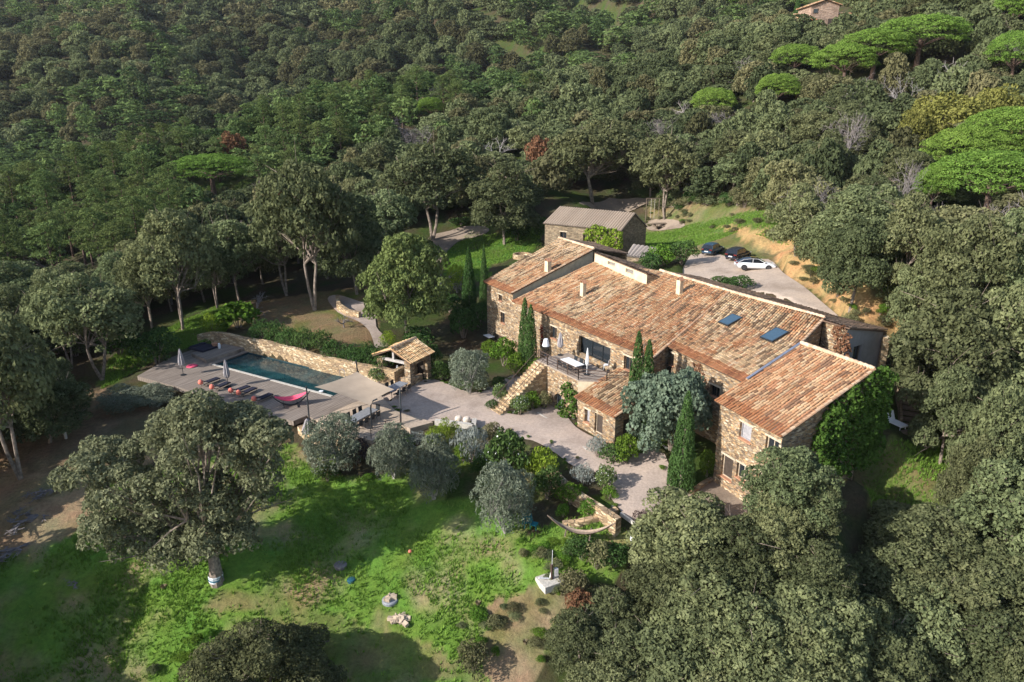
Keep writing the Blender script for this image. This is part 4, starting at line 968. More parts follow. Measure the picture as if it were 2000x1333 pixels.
# things on the deck
q = P(397,681,.38); m = MB(); m.box((0, 0, .11), (2.4, 2.0, .2)); m.box((-.9, 0, .26), (.5, 1.8, .12)); tag(m.build('daybed_mattress', BLACKC, loc=tuple(q)), 'dark blue daybed mattress on the raised deck', 'mattress').rotation_euler = (0, 0, ang_u)
q = P(375,716,0); m = MB(); m.lathe((0, 0, 0), [(.55, .004), (.6, .05), (.5, .12), (.1, .16)], 16); tag(m.build('pouffe', PINK, loc=tuple(q), smooth=True), 'round pinkish red pouffe on the deck near the left parasol', 'pouffe')
q = P(420,679,.38); m = MB(); m.lathe((0, 0, 0), [(.2, 0), (.3, .45), (.34, .5), (.28, .5), (.24, .42)], 12); tag(m.build('plant_pot', SILL, loc=tuple(q)), 'terracotta pot at the back of the raised deck', 'pot')
q = P(429,681,.38); m = MB(); m.lathe((0, 0, 0), [(.12, 0), (.16, .3), (.1, .6), (.12, .62)], 10); tag(m.build('lantern', WHITE, loc=tuple(q)), 'small white lantern beside the terracotta pot on the raised deck', 'lantern')
q = P(627,765,.0); m = MB(); m.lathe((0, 0, .004), [(.22, 0), (.22, .05), (.02, .06)], 14); tag(m.build('pool_robot_lid', WHITE, loc=tuple(q)), 'white round skimmer lid on the deck beside the sail', 'lid')
# handle rails in pool
q = P(664,735,-.1); t = thing('pool_ladder', 'thin steel handrail at the right end of the pool', 'ladder', q)
m = MB()
for s in (0, .5):
    o_ = np.array(q) + np.array([*VP, 0]) * s; m.tube([o_ + [0, 0, -.5], o_ + [0, 0, .7], o_ + np.array([*UP, 0]) * .3 + [0, 0, .85], o_ + np.array([*UP, 0]) * .7 + [0, 0, .7], o_ + np.array([*UP, 0]) * .75], .022, 5)
m.build('rail', ZINC, t)
# pots and bench by the courtyard
bench = thing('concrete_bench', 'low pale concrete bench and planter edging at the edge of the gravel', 'bench', P(893,835,.05))
for a, b_ in (((850,829),(885,832)), ((885,832),(925,838)), ((925,838),(927,826))):
    pa, pb_ = P(*a, .06), P(*b_, .06); m = MB(); d = pb_ - pa; m.box((pa + pb_) / 2 + [0, 0, .2], (np.linalg.norm(d) - .02, .4, .46), math.atan2(d[1], d[0])); m.build('block', CONC, bench)
for i, (px, py, l_) in enumerate([(895,829,'left'), (911,831,'right')]):
    q = P(px, py, .07); q = q + [.0, .45, 0]; m = MB(); m.lathe((0, 0, 0), [(.18, 0), (.34, .22), (.32, .45), (.2, .58), (.16, .58)], 12); tag(m.build('round_pot', plain('cream_pot', (.62, .52, .42), .8), loc=tuple(q), smooth=True), 'round cream pot on the gravel, the %s one of the pair' % l_, 'pot', 'pair of cream pots')
# furniture on the roof terrace
tp = lambda px, py, z=tf: P(px, py, z)
q = tp(1066,694); lt = thing('giant_lamp', 'giant white floor lamp in the corner of the roof terrace', 'lamp', q)
m = MB(); m.tube([(0, 0, .02), (0, 0, 1.0)], .02, 5); m.lathe((0, 0, 0), [(.2, 0), (.2, .03), (.03, .05)], 10); m.build('stand', STEEL, lt, local=True); m = MB(); m.lathe((0, 0, 0), [(.36, .95), (.2, 1.62), (.17, 1.64)], 16); m.build('lamp_shade', WHITE, lt, local=True)
parasol('closed_parasol', 'closed beige parasol against the house wall on the roof terrace', tp(1094,694), 2.3, LINEN, .26)
parasol('closed_parasol', 'closed slim white parasol by the front corner of the roof terrace', tp(1146,732), 2.5, WHITE, .13)
c_ = tp(1118,707,tf + .75); table('terrace_table', 'white rectangular table on the roof terrace', orient(c_, 2.3, .95, ang_m, tf + .75), .75, WHITE, STEEL)
for k, s in [(-.7, 1), (0.1, 1), (-.7, -1), (.1, -1), (.8, -1), (.8, 1)]:
    a_ = np.array([math.cos(ang_m), math.sin(ang_m)]); b2_ = np.array([-a_[1], a_[0]]); q = c_[:2] + a_ * k + b2_ * s * .72; cchair((q[0], q[1], tf), ang_m + (math.pi if s > 0 else 0), 'dark chair drawn up to the white table on the roof terrace', 'chairs on the roof terrace')
wc = make_chair('white chair by the glazed door on the roof terrace', 'white chairs', (*tp(1184,722)[:2], tf), 1.2, WHITE)
q = P(955,668,.1); table('garden_table', 'small white table outside the left end of the house', orient(q, 1.3, .8, ang_m, .85), .72, WHITE)
cchair((q[0] + 1.3, q[1] - .6, .1), 1.5, 'white chair beside the small table at the left end of the house', 'white chairs', wc)
# kerbs, steps, garden walls
def kerb(label, px, z, th=.14, h=.12, mat=CONC, name='kerb', zf=None):
    pts = [P(*p, z) for p in px]; m = MB()
    for a, b_ in zip(pts[:-1], pts[1:]): d = b_ - a; m.box((a + b_) / 2, (np.linalg.norm(d) + .0, th, h * 2), math.atan2(d[1], d[0]))
    return tag(m.build(name, mat), label, 'kerb')
kerb('pale straight stone edging in front of the arched door', [(1050,808),(1097,838)], .12)
kerb('short pale stone edging before the lean-to kitchen', [(1125,865),(1146,880)], .1)
kerb('thin stone edging along the lower gravel edge', [(1212,1004),(1248,1030)], -.95)
sp_ = MB(); sp_.prism([P(*p, .1)[:2] for p in [(1050,808),(1097,838),(1104,810),(1085,800),(1062,798)]], -.5, .13); tag(sp_.build('paved_threshold', TERR_M), kind='structure')
sp_ = MB(); sp_.prism([P(*p, .1)[:2] for p in [(1125,865),(1146,880),(1200,872),(1180,850),(1160,842)]], -.5, .14); tag(sp_.build('paved_apron', TERR_M), kind='structure')
st = thing('garden_steps', 'broad shallow steps with pale nosings rising beside the tall cypress', 'steps', P(1285,900,-.4))
for k in range(5):
    z = -.55 + .17 * (k + 1); a, b_ = P(1267 + 7 * k, 904 - 8.5 * k, z), P(1313 + 4 * k, 934 - 11 * k, z); d = unit(b_ - a); w_ = np.array([-d[1], d[0], 0]); w_ = w_ if w_[1] > 0 else -w_
    m = MB(); m.slab([a, b_, b_ + w_ * 2.0, a + w_ * 2.0], .4); m.build('tread', DIRT, st); m = MB(); m.box((a + b_) / 2 - w_ * .03 + [0, 0, -.05], (np.linalg.norm(b_ - a), .13, .17), math.atan2(d[1], d[0])); m.build('nosing', CONC, st)
gwall = [P(*p, .15) for p in [(1068,905),(1100,935),(1130,957),(1170,978),(1209,1001)]]
strip_wall('garden_wall', 'low wide dry stone wall along the garden edge of the gravel', gwall, .55, -2.2, [.15, .0, -.1, -.25, -.35], DRYST)
g2 = [P(*p, -1.2) for p in [(1204,1004),(1170,1013),(1130,1020),(1098,1018)]]
strip_wall('garden_wall', 'lower curved dry stone wall below the flower bed, beside the lawn hammock', g2, .5, -2.6, [-.7, -.95, -1.1, -1.3], DRYST)
g3 = [P(*p, -.5) for p in [(1338,975),(1352,960),(1372,945),(1393,933),(1402,930)]]
strip_wall('garden_wall', 'small curved stone wall in front of the wing door', g3, .4, -2.0, -.45, STONE)
g4 = [P(*p, .2) for p in [(655,588),(660,572),(668,590),(676,604),(703,608)]]; gz4 = [tz(*p[:2]) for p in g4]
strip_wall('garden_wall', 'curved stone wall by the gravel path behind the pool', [G(660,590), G(662,606), G(680,618), G(703,622)], .5, 0.0, [2.6, 2.5, 2.4, 2.3], DRYST)
strip_wall('retaining_wall', 'rough stone bank below the dining terrace', [P(*p, -.5) for p in [(590,830),(610,845),(650,850),(690,862),(728,872),(785,842)]], .9, -2.6, [-.5, -.55, -.5, -.3, -.2, -.1], DRYST)
rw = [G(*p) for p in [(1735,735),(1750,765),(1756,800),(1758,835)]]; strip_wall('stair_wall', 'dark thin wall edging the terraced slope right of the ivy gable', rw, .2, 0, [q[2] + .8 for q in rw], STONE2)
gs = thing('slope_steps', 'long shallow earth steps climbing the shaded slope right of the house', 'steps', G(1780,800))
for k in range(9):
    a, b_ = G(1762, 845 - 11 * k), G(1822 - 2 * k, 838 - 9 * k); d = unit(b_ - a); m = MB(); m.box((a + b_) / 2 + [0, 0, .06], (np.linalg.norm(b_ - a), .3, .3), math.atan2(d[1], d[0])); m.build('tread', TIMBER, gs)
for k, (a, b_) in enumerate((((1833,988),(1862,1006)), ((1842,977),(1878,1000)), ((1853,968),(1890,990)))):
    pass
gs2 = thing('stone_steps', 'three pale stone steps in the grass at the lower right', 'steps', G(1860,985))
for a, b_ in (((1838,1018),(1857,1029)), ((1832,990),(1876,1015)), ((1850,985),(1892,1008))):
    a, b_ = G(*a), G(*b_); d = b_ - a; m = MB(); m.box((a + b_) / 2 + [0, 0, .1], (np.linalg.norm(d), .35, .22), math.atan2(d[1], d[0])); m.build('tread', CONC, gs2)
q = G(1752,835); t = thing('garden_armchair', 'white garden chaise in the shade beside the ivy gable', 'chair', q, .4); m = MB(); m.box((0, 0, .35), (.75, 1.3, .12)); m.build('seat', WHITE, t, local=True); m = MB(); m.box((0, .75, .7), (.75, .1, .8), 0, ('X', -.4)); m.build('backrest', WHITE, t, local=True)
for sx in (-.3, .3):
    for sy in (-.5, .5): m = MB(); m.tube([(sx, sy, .3), (sx, sy, 0)], .03, 4); m.build('leg', WHITE, t, local=True)
q = G(1744,733); m = MB(); m.lathe((0, 0, 0), [(.2, 0), (.32, .5), (.36, .52), (.3, .55)], 12); tag(m.build('plant_pot', SILL, loc=q + [0, 0, .6]), 'orange terracotta pot right of the roof corner', 'pot')
q = G(1884,862); m = MB(); m.box((0, 0, .25), (1.5, .5, .5)); tag(m.build('planter_box', SILL, loc=tuple(q)), 'orange planter box under the oaks at the right', 'planter').rotation_euler = (0, 0, -.4)
# things on the meadow
q = G(1074,1140); t = thing('garden_pump', 'old hand pump with white lever on a square stone slab', 'pump', q)
m = MB(); m.box((0, 0, .1), (1.5, 1.3, .5), .5); m.build('slab', CONC, t, local=True)
m = MB(); m.tube([(.1, 0, .3), (.1, 0, 1.5)], .09, 8); m.build('body', IRON, t, local=True); m = MB(); m.tube([(-.75, -.25, .62), (0, 0, .4)], .045, 6); m.tube([(0, 0, .4), (.12, 0, 1.35)], .05, 6); m.tube([(.12, 0, 1.3), (.13, 0, 2.6)], .014, 4); m.build('lever', WHITE, t, local=True)
m = MB(); m.box((.4, .1, .85), (.24, .22, .5), .3); m.build('box', plain('grey_box', (.5, .48, .48), .6), t, local=True)
q = G(1233,1066); t = thing('garden_light', 'small white garden post light at the lawn edge', 'lamp', q); m = MB(); m.tube([(0, 0, 0), (0, 0, .45)], .05, 8); m.build('stake', STEEL, t, local=True); m = MB(); m.lathe((0, 0, .45), [(.11, 0), (.12, .25), (.1, .3), (.02, .34)], 10); m.build('head', WHITE, t, local=True)
for i, (px, py, r_) in enumerate([(1028,1028,.3), (1043,1033,1.2)]):
    t = thing('plastic_chair', 'teal plastic garden chair under the olive tree, the %s one' % ('left' if i == 0 else 'right'), 'chair', G(px, py), r_, 'teal chairs'); m = MB(); m.box((0, 0, .4), (.5, .5, .05)); m.build('seat', TEAL, t, local=True); m = MB(); m.box((0, .25, .75), (.5, .05, .65), 0, ('X', -.2)); m.build('backrest', TEAL, t, local=True)
    for sx in (-.2, .2):
        for sy in (-.2, .2): m = MB(); m.tube([(sx, sy, .38), (sx * 1.1, sy * 1.1, 0)], .03, 4); m.build('leg', TEAL, t, local=True)
TEALD = plain('dull_teal_plastic', (.02, .09, .12), .7)
def rockpile(q, label, n, r, c):
    m = MB(); R_ = random.Random(n)
    for i in range(n):
        a = R_.random() * 6.28; d = R_.random() ** .6 * r; s = .1 + R_.random() * .14
        m.box((math.cos(a) * d, math.sin(a) * d, s * .3 + (1 - d / r) * .15), (s * 2, s * 1.4, s), a, ('X', R_.random() * .6))
    return tag(m.build('rock_pile', c, loc=tuple(q)), label, 'rocks')
PALER = plain('pale_broken_stone', (.46, .36, .26), .9, var=.35, scale=3)
rockpile(G(781,1212), 'heap of broken tan stones lying in the grass', 40, .62, PALER)
rockpile(G(762,1172) + [0, 0, .1], 'few tan stones lying on the grey manhole lid', 9, .35, PALER)
for px, py, r, mt, l_ in ((762,1173,.5,GREYT,'round grey manhole lid in the grass with stones on top'), (686,1134,.26,TEALD,'round teal plastic lid in the grass'), (665,1105,.42,TWIGS,'grey lid at the edge of the shade in the meadow')):
    m = MB(); m.lathe((0, 0, 0), [(r * 1.1, -.1), (r * 1.1, .06), (r, .12), (r * .2, .15)], 20); tag(m.build('manhole_lid', mt, loc=tuple(G(px, py))), l_, 'lid')
m = MB(); m.lathe((0, 0, 0), [(.03, 0), (.12, .05), (.14, .12), (.1, .2), (.03, .24)], 10); tag(m.build('ball', CORAL, loc=tuple(G(801,1080)), smooth=True), 'small orange ball lying on the meadow', 'ball')
m = MB(); m.tube([(0, 0, 0), (0, 0, .75)], .13, 8); tag(m.build('marker_post', CONC, loc=tuple(G(129,857))), 'stubby pale marker post in the shaded woodland clearing', 'post')
# picnic table, swing, cistern far behind
q = G(1291,445); t = thing('picnic_table', 'grey wooden picnic table beside the barn', 'table', q, .2)
m = MB(); m.box((0, 0, .75), (3.4, 1.1, .08)); m.build('tabletop', TIMBER, t, local=True)
for s in (-1, 1): m = MB(); m.box((0, s * .95, .45), (3.4, .35, .07)); m.build('seat', TIMBER, t, local=True); m = MB(); m.box((s * 1.1, 0, .36), (.12, 1.9, .70)); m.build('leg', TIMBER, t, local=True)
q = G(1273,433); t = thing('swing', 'tall swing with two pale ropes under the oak by the barn', 'swing', q, .1)
m = MB(); m.tube([(-1.2, 0, 4.2), (1.2, 0, 4.2)], .06, 6); m.tube([(-1.2, 0, 0), (-1.2, 0, 4.2)], .06, 6); m.tube([(1.2, 0, 0), (1.2, 0, 4.2)], .06, 6); m.build('frame', TIMBER, t, local=True)
m = MB(); m.tube([(-.3, 0, 4.2), (-.3, 0, .6)], .035, 5); m.tube([(.35, 0, 4.2), (.35, 0, .6)], .035, 5); m.build('rope', CONC, t, local=True); m = MB(); m.box((.02, 0, .57), (.7, .25, .05)); m.build('seat', TIMBER, t, local=True)
q = G(1020,503); m = MB(); m.lathe((0, 0, -.2), [(1.5, 0), (1.5, .75), (1.2, .78), (1.15, .4), (.01, .4)], 18); tag(m.build('stone_basin', DRYST, loc=tuple(q)), 'round stone basin in the grass behind the house', 'basin')

# ------------------------------------------------------------------ cars
def car(name, label, loc, heading, paint, L=4.6, W=1.86, H=1.45, hatch=False, hue=None):
    t = thing(name, label, 'car', loc, math.pi / 2 - heading + 0)      # local +X is forward
    st_ = np.linspace(-L / 2, L / 2, 15); x = st_ / (L / 2)
    hw = W / 2 * (1 - .16 * np.abs(x) ** 5 - .03 * x ** 2)
    zs = np.interp(x, [-1, -.9, -.5, 0, .45, .8, .95, 1], [.78, .98, .98, .93, .9, .80, .68, .55] if not hatch else [.80, 1.0, 1.0, .97, .93, .85, .72, .58])
    zb = np.interp(x, [-1, -.9, .9, 1], [.42, .22, .2, .36]); V = []; Fq = []
    for i in range(15):
        w = hw[i]
        for yy, zz in ((0, zs[i] + .03), (w * .72, zs[i]), (w * .93, zs[i] - .07), (w, (zs[i] + zb[i]) / 2 + .05), (w * .97, zb[i] + .06), (w * .85, zb[i])): V.append((st_[i], yy, zz))
        for yy, zz in ((w * .85, zb[i]), (w * .97, zb[i] + .06), (w, (zs[i] + zb[i]) / 2 + .05), (w * .93, zs[i] - .07), (w * .72, zs[i])): V.append((st_[i], -yy, zz))
    r = 11
    for i in range(14):
        for k in range(r): Fq.append((i * r + k, i * r + (k + 1) % r, (i + 1) * r + (k + 1) % r, (i + 1) * r + k))
    Fq.append(tuple(range(r))); Fq.append(tuple(range(14 * r, 15 * r))[::-1])
    mesh_obj('body', V, Fq, paint, t, local=True, smooth=True)
    # greenhouse: glass volume, painted roof and pillars
    gx_ = [-.93, -.62, -.25, .1, .52] if not hatch else [-.95, -.78, -.3, .12, .5]
    gz_ = [.96, H - .12, H, H - .03, .90] if not hatch else [1.0, H - .06, H, H - .02, .95]
    V = []; Fq = []
    for a, z in zip(gx_, gz_):
        wt_ = W / 2 * (.88 if z < 1.1 else .70)
        V += [(a * L / 2, W / 2 * .88, .90), (a * L / 2, wt_, z - .03), (a * L / 2, 0, z + .02), (a * L / 2, -wt_, z - .03), (a * L / 2, -W / 2 * .88, .90)]
    for i in range(4):
        for k in range(4): Fq.append((i * 5 + k, i * 5 + k + 1, (i + 1) * 5 + k + 1, (i + 1) * 5 + k))
    Fq += [(0, 1, 2, 3, 4), (20, 24, 23, 22, 21)]
    mesh_obj('windows', V, Fq, CARGLASS, t, local=True)
    V2 = np.array(V).reshape(5, 5, 3)[1:4, 1:4].copy(); V2[:, :, 2] += .015; V2[:, 0, 1] += .02; V2[:, 2, 1] -= .02; m = MB()
    lo = V2.copy(); lo[:, :, 2] -= .03; vv = [*V2.reshape(-1, 3), *lo.reshape(-1, 3)]; ff = [(i * 3 + k, i * 3 + k + 1, i * 3 + k + 4, i * 3 + k + 3) for i in range(2) for k in range(2)] + [(0, 3, 12, 9), (3, 6, 15, 12), (2, 11, 14, 5), (5, 14, 17, 8), (0, 9, 10, 1), (1, 10, 11, 2), (6, 7, 16, 15), (7, 8, 17, 16)]
    m.add(vv, ff); m.build('roof', CARGLASS if name == 'white_car' else paint, t, local=True)
    m = MB()
    for s in (-1, 1):
        for a0_, z0_, a1_, z1_ in ((gx_[0], gz_[0] - .02, gx_[1], gz_[1] - .04), (gx_[1], gz_[1] - .04, gx_[2], gz_[2] - .035), (gx_[2], gz_[2] - .035, gx_[3], gz_[3] - .035), (gx_[3], gz_[3] - .035, gx_[4], gz_[4] - .02), (-.18, .93, -.16, H - .05)):
            y0 = W / 2 * (.88 if z0_ < 1.1 else .70); y1 = W / 2 * (.88 if z1_ < 1.1 else .70); m.tube([(a0_ * L / 2, s * y0, z0_ - .03), (a1_ * L / 2, s * y1, z1_ - .03)], .028, 5)
    m.build('pillars', paint, t, local=True)
    for sx in (-.60, .63):
        for s in (-1, 1):
            m = MB(); y = s * W / 2; m.tube([(sx * L / 2, y - s * .24, .34), (sx * L / 2, y + s * .015, .34)], .35, 18); wh = m.build('wheel', TYRE, t, local=True)
            m = MB(); m.tube([(sx * L / 2, y + s * .018, .34), (sx * L / 2, y + s * .035, .34)], .23, 10); m.build('rim', RIM, wh, local=True)
    m = MB()
    for s in (-1, 1): m.box((.40 * L / 2, s * (W / 2 + .02), .98), (.18, .18, .12))
    m.build('mirror', paint, t, local=True)
    for s in (-1, 1):
        m = MB(); m.box((.93 * L / 2, s * W * .34, .66), (.2, .34, .12)); m.build('headlight', HEADL, t, local=True)
        m = MB(); m.box((-.965 * L / 2, s * W * .33, .86), (.14, .38, .11)); m.build('tail_light', TAILL, t, local=True)
    m = MB(); m.box((-L / 2 - .005, 0, .62), (.03, .5, .12)); m.build('number_plate', WHITE, t, local=True)
    return t
def paint(name, c): return plain(name, c, .22, .0, .02, spec=.6)
CARGLASS = plain('car_glass', (.012, .014, .018), .08, 0, .1, spec=.8); TYRE = plain('tyre', (.02, .02, .022), .8); RIM = plain('dark_rim', (.09, .09, .10), .4, .6)
HEADL = plain('headlight_glass', (.4, .42, .45), .15); TAILL = plain('tail_light_red', (.18, .02, .02), .3)
zc = lambda px, py: (lambda g: (g[0], g[1], g[2] + .11))(G(px, py))
car('white_car', 'white saloon car with black glass roof parked on the gravel', zc(1473,527), math.radians(97), paint('white_car_paint', (.82, .82, .84)), 4.7, 1.88, 1.44)
car('blue_car', 'dark blue hatchback parked furthest left on the gravel', zc(1391,497), math.radians(38), paint('blue_car_paint', (.045, .09, .14)), 4.3, 1.8, 1.55, True)
car('black_car', 'black hatchback parked between the white and the blue car', zc(1441,507), math.radians(43), paint('black_car_paint', (.025, .028, .045)), 4.5, 1.86, 1.55, True)
# ------------------------------------------------------------------ foliage
def leaf_cloud(rng, subs, leaf, dens, jit=.55, aspect=.6, low=-.45, cull=.75, up=0.0, elong=None):
    """leaf-sized faces over the skins of small clumps. subs: rows of x,y,z,rx,ry,rz"""
    S = np.asarray(subs, float); area = 4 * np.pi * ((S[:, 3] * S[:, 4]) ** 1.6 + (S[:, 3] * S[:, 5]) ** 1.6 + (S[:, 4] * S[:, 5]) ** 1.6) ** (1 / 1.6) / 3 ** (1 / 1.6)
    cnt = np.maximum(3, (area * dens).astype(int)); ix = np.repeat(np.arange(len(S)), cnt); n = len(ix)
    d = rng.randn(n, 3); d /= np.linalg.norm(d, axis=1)[:, None]
    fl = (d[:, 2] < low) & (rng.rand(n) > .15); d[fl, 2] *= -1
    rad = 1 - np.abs(rng.randn(n)) * .16; c = S[ix, :3]; r = S[ix, 3:6]; p = c + d * r * rad[:, None]
    keep = np.ones(n, bool)
    S32 = S.astype(np.float32)
    for s in range(0, n, 3000):
        q = p[s:s + 3000].astype(np.float32); e = ((q[:, None] - S32[None, :, :3]) / S32[None, :, 3:6]); dd = (e * e).sum(-1); keep[s:s + 3000] = (dd < cull ** 2).sum(1) < 1
    keep |= rng.rand(n) < .06
    p, d, ix = p[keep], d[keep], ix[keep]; n = len(p)
    nn = d / S[ix, 3:6]; nn /= np.linalg.norm(nn, axis=1)[:, None]; nn = nn + rng.randn(n, 3) * jit + np.array([0, 0, up]); nn /= np.linalg.norm(nn, axis=1)[:, None]
    t = rng.randn(n, 3) if elong is None else np.tile(np.array(elong, float), (n, 1)) + rng.randn(n, 3) * .35
    t -= (t * nn).sum(1)[:, None] * nn; t /= np.linalg.norm(t, axis=1)[:, None] + 1e-9; b = np.cross(nn, t)
    a = leaf * (.6 + .8 * rng.rand(n)); t *= a[:, None]; b *= (a * aspect)[:, None]
    V = np.stack([p + t, p + b * .9 + t * .15, p - t, p - b], 1).reshape(-1, 3)
    F = np.arange(4 * n).reshape(n, 4)
    tone = np.repeat(np.clip(.55 * rng.rand(n) + .45 * rng.rand(len(S))[ix], 0, 1), 4)
    return V, F, tone
def subclumps(rng, lobes, per, rs_, flat=.85, zmin=-.4):
    out = []
    for (x, y, z, rx, ry, rz) in lobes:
        for i in range(per):
            d = rng.randn(3); d /= np.linalg.norm(d)
            if d[2] < zmin: d[2] = -d[2]
            r = rs_ * (.5 + .95 * rng.rand() ** 1.3); q = .80 + .26 * rng.rand(); out.append((x + d[0] * rx * q, y + d[1] * ry * q, z + d[2] * rz * q, r, r, r * flat))
    return out
def lobes_dome(rng, R, zc, hz, n, rl, core=True):
    L = [(0, 0, zc, R * .55, R * .55, hz * .7)] if core else []
    for i in range(n):
        a = 2.399 * i + rng.rand() * .5; rr = math.sqrt((i + .5) / n); e = R * (1 - rl) * rr
        e *= .88 + .24 * rng.rand(); zz = zc + hz * (1 - rl) * math.sqrt(max(0, 1 - rr * rr)) * (.75 + .5 * rng.rand()) - hz * .25 * rr * rng.rand()
        s = R * rl * (.6 + .75 * rng.rand()); L.append((e * math.cos(a), e * math.sin(a), zz, s, s, s * .8))
    return L
def limbs(rng, L, H0, r0, n=5, fork=.45, splay=1.0, stems=1):
    m = MB(); tops = L
    for st_ in range(stems):
        off = np.array([math.cos(st_ * 2.3), math.sin(st_ * 2.3), 0]) * (.13 if stems > 1 else 0)
        lean = rng.randn(2) * .3 + off[:2] * 6.0; f = np.array([off[0] + lean[0] * .5, off[1] + lean[1] * .5, H0 * fork]); rr = r0 / math.sqrt(stems)
        m.tube([off * .1 - [0, 0, .6], off * .3 + [0, 0, .05], (off + f) / 2 + rng.randn(3) * .08, f], [rr * 1.5, rr * 1.15, rr * .9, rr * .8], 7)
        for k in range(n):
            l_ = tops[(k * 3 + st_) % len(tops)]; e = np.array(l_[:3]); mid = f * .5 + e * .5 + rng.randn(3) * .3 + [0, 0, -.3]
            m.tube([f, mid, e], [rr * .6, rr * .36, rr * .1], 5)
            for q in range(3): e2 = e + rng.randn(3) * l_[3] * .7; m.tube([mid, (mid + e2) / 2 + rng.randn(3) * .15, e2], [rr * .26, rr * .16, rr * .04], 4)
    return m
OAKM = leaf_mat('holm_oak_leaves', (.058, .073, .035), (.175, .198, .092), (.265, .28, .15), hv=.025, vv=.7, trans=.3)
OAKN = leaf_mat('near_oak_leaves', (.08, .09, .048), (.235, .245, .135), (.33, .33, .20), hv=0, vv=.1, trans=.3)
OAKB = leaf_mat('olive_brown_oak_leaves', (.068, .073, .035), (.205, .20, .095), (.30, .275, .14), hv=.02, vv=.6, trans=.3)
PINEM = leaf_mat('pine_needles', (.045, .075, .028), (.15, .20, .066), (.225, .265, .10), hv=.02, vv=.35)
UMBM = leaf_mat('umbrella_pine_needles', (.06, .115, .02), (.19, .305, .058), (.27, .37, .09), hv=.01, vv=.15)
CYPM = leaf_mat('cypress_foliage', (.025, .055, .018), (.085, .155, .045), hv=.01, vv=.2)
OLIM = leaf_mat('olive_leaves', (.08, .10, .065), (.22, .245, .17), (.33, .35, .26), hv=.01, vv=.2)
SILM = leaf_mat('silver_leaves', (.13, .14, .12), (.30, .32, .28), (.40, .42, .38), hv=.01, vv=.15)
GRNM = leaf_mat('fresh_green_leaves', (.040, .085, .014), (.12, .22, .03), (.20, .28, .05), hv=.02, vv=.3)
LIMM = leaf_mat('yellow_green_leaves', (.09, .14, .015), (.25, .34, .04), (.38, .42, .07), hv=.01, vv=.15)
WALM = leaf_mat('broad_green_leaves', (.06, .09, .03), (.165, .225, .075), (.26, .30, .12), hv=.02, vv=.2)
DKGM = leaf_mat('dark_green_leaves', (.028, .055, .018), (.085, .15, .042), (.14, .20, .075), hv=.02, vv=.25)
FIGM = leaf_mat('grey_green_fig_leaves', (.06, .09, .06), (.165, .215, .145), (.25, .30, .215), hv=.01, vv=.1)
IVYM = leaf_mat('ivy_leaves', (.03, .06, .012), (.085, .155, .030), (.14, .22, .05), hv=0, vv=.1)
YELM = leaf_mat('yellow_autumn_leaves', (.10, .105, .025), (.22, .215, .06), (.30, .28, .09), hv=.01, vv=.2)
RUSM = leaf_mat('russet_leaves', (.10, .05, .03), (.25, .13, .07), (.32, .20, .12), hv=.01, vv=.3)
FLOM = leaf_mat('white_flowers', (.6, .6, .55), (.85, .85, .8), hv=.0, vv=.05)

PROTO = {}
def proto(key, fn):
    if key not in PROTO: PROTO[key] = fn()
    return PROTO[key]
def pm(name, V, F, mat, tone=None, smooth=False):
    o = mesh_obj(name, V, F, mat, attr=tone, smooth=smooth); me = o.data; bpy.data.objects.remove(o); return me
def oak_proto(seed, detail, R=4.0, H=7.5, mat=None, tall=False):
    rng = np.random.RandomState(seed); per, rl, leaf, dens = {0: (8, .95, .56, 1.8), 4: (14, .75, .30, 5.5), 1: (20, .62, .19, 13.), 2: (40, .46, .125, 28.), 3: (52, .33, .075, 62.)}[detail]
    nl = {0: 8, 1: 13, 2: 16, 3: 24, 4: 11}[detail]; L = lobes_dome(rng, R, H * .40, H * .6, nl, {3: .27, 2: .31}.get(detail, .34))
    if tall: L = lobes_dome(rng, R, H * .50, H * .5, nl, .33)
    for k in range(0 if tall else nl // 2): a = 2 * math.pi * k / (nl // 2) + rng.rand() * .5; q = R * (.55 + .2 * rng.rand()); s = R * .24; L.append((q * math.cos(a), q * math.sin(a), H * (.26 + .1 * rng.rand()), s, s, s * .7))
    S = subclumps(rng, L, per, rl, .8)
    V, F, t = leaf_cloud(rng, S, leaf, dens, jit=.6)
    tm = limbs(rng, L[1:], H, .17, 7, .34, stems=2) if tall else limbs(rng, L[1:], H, .15, 7, .30)
    for k in range(9 if detail else 0):      # bare twigs standing out of the crown
        l_ = L[1:][((k % 7) * 3) % (len(L) - 1)]; c = np.array(l_[:3]); d = rng.randn(3); d[2] = abs(d[2]) + .3; d = unit(d)
        for q in range(3): e = c + (d + rng.randn(3) * .25) * l_[3] * (1.05 + .3 * rng.rand()); tm.tube([c, (c + e) / 2 + rng.randn(3) * .08, e], [.035, .025, .01], 3, cap=False)
    return pm('crown', V, F, mat or OAKM, t), pm('trunk', tm.V, tm.F, BARK), R, H
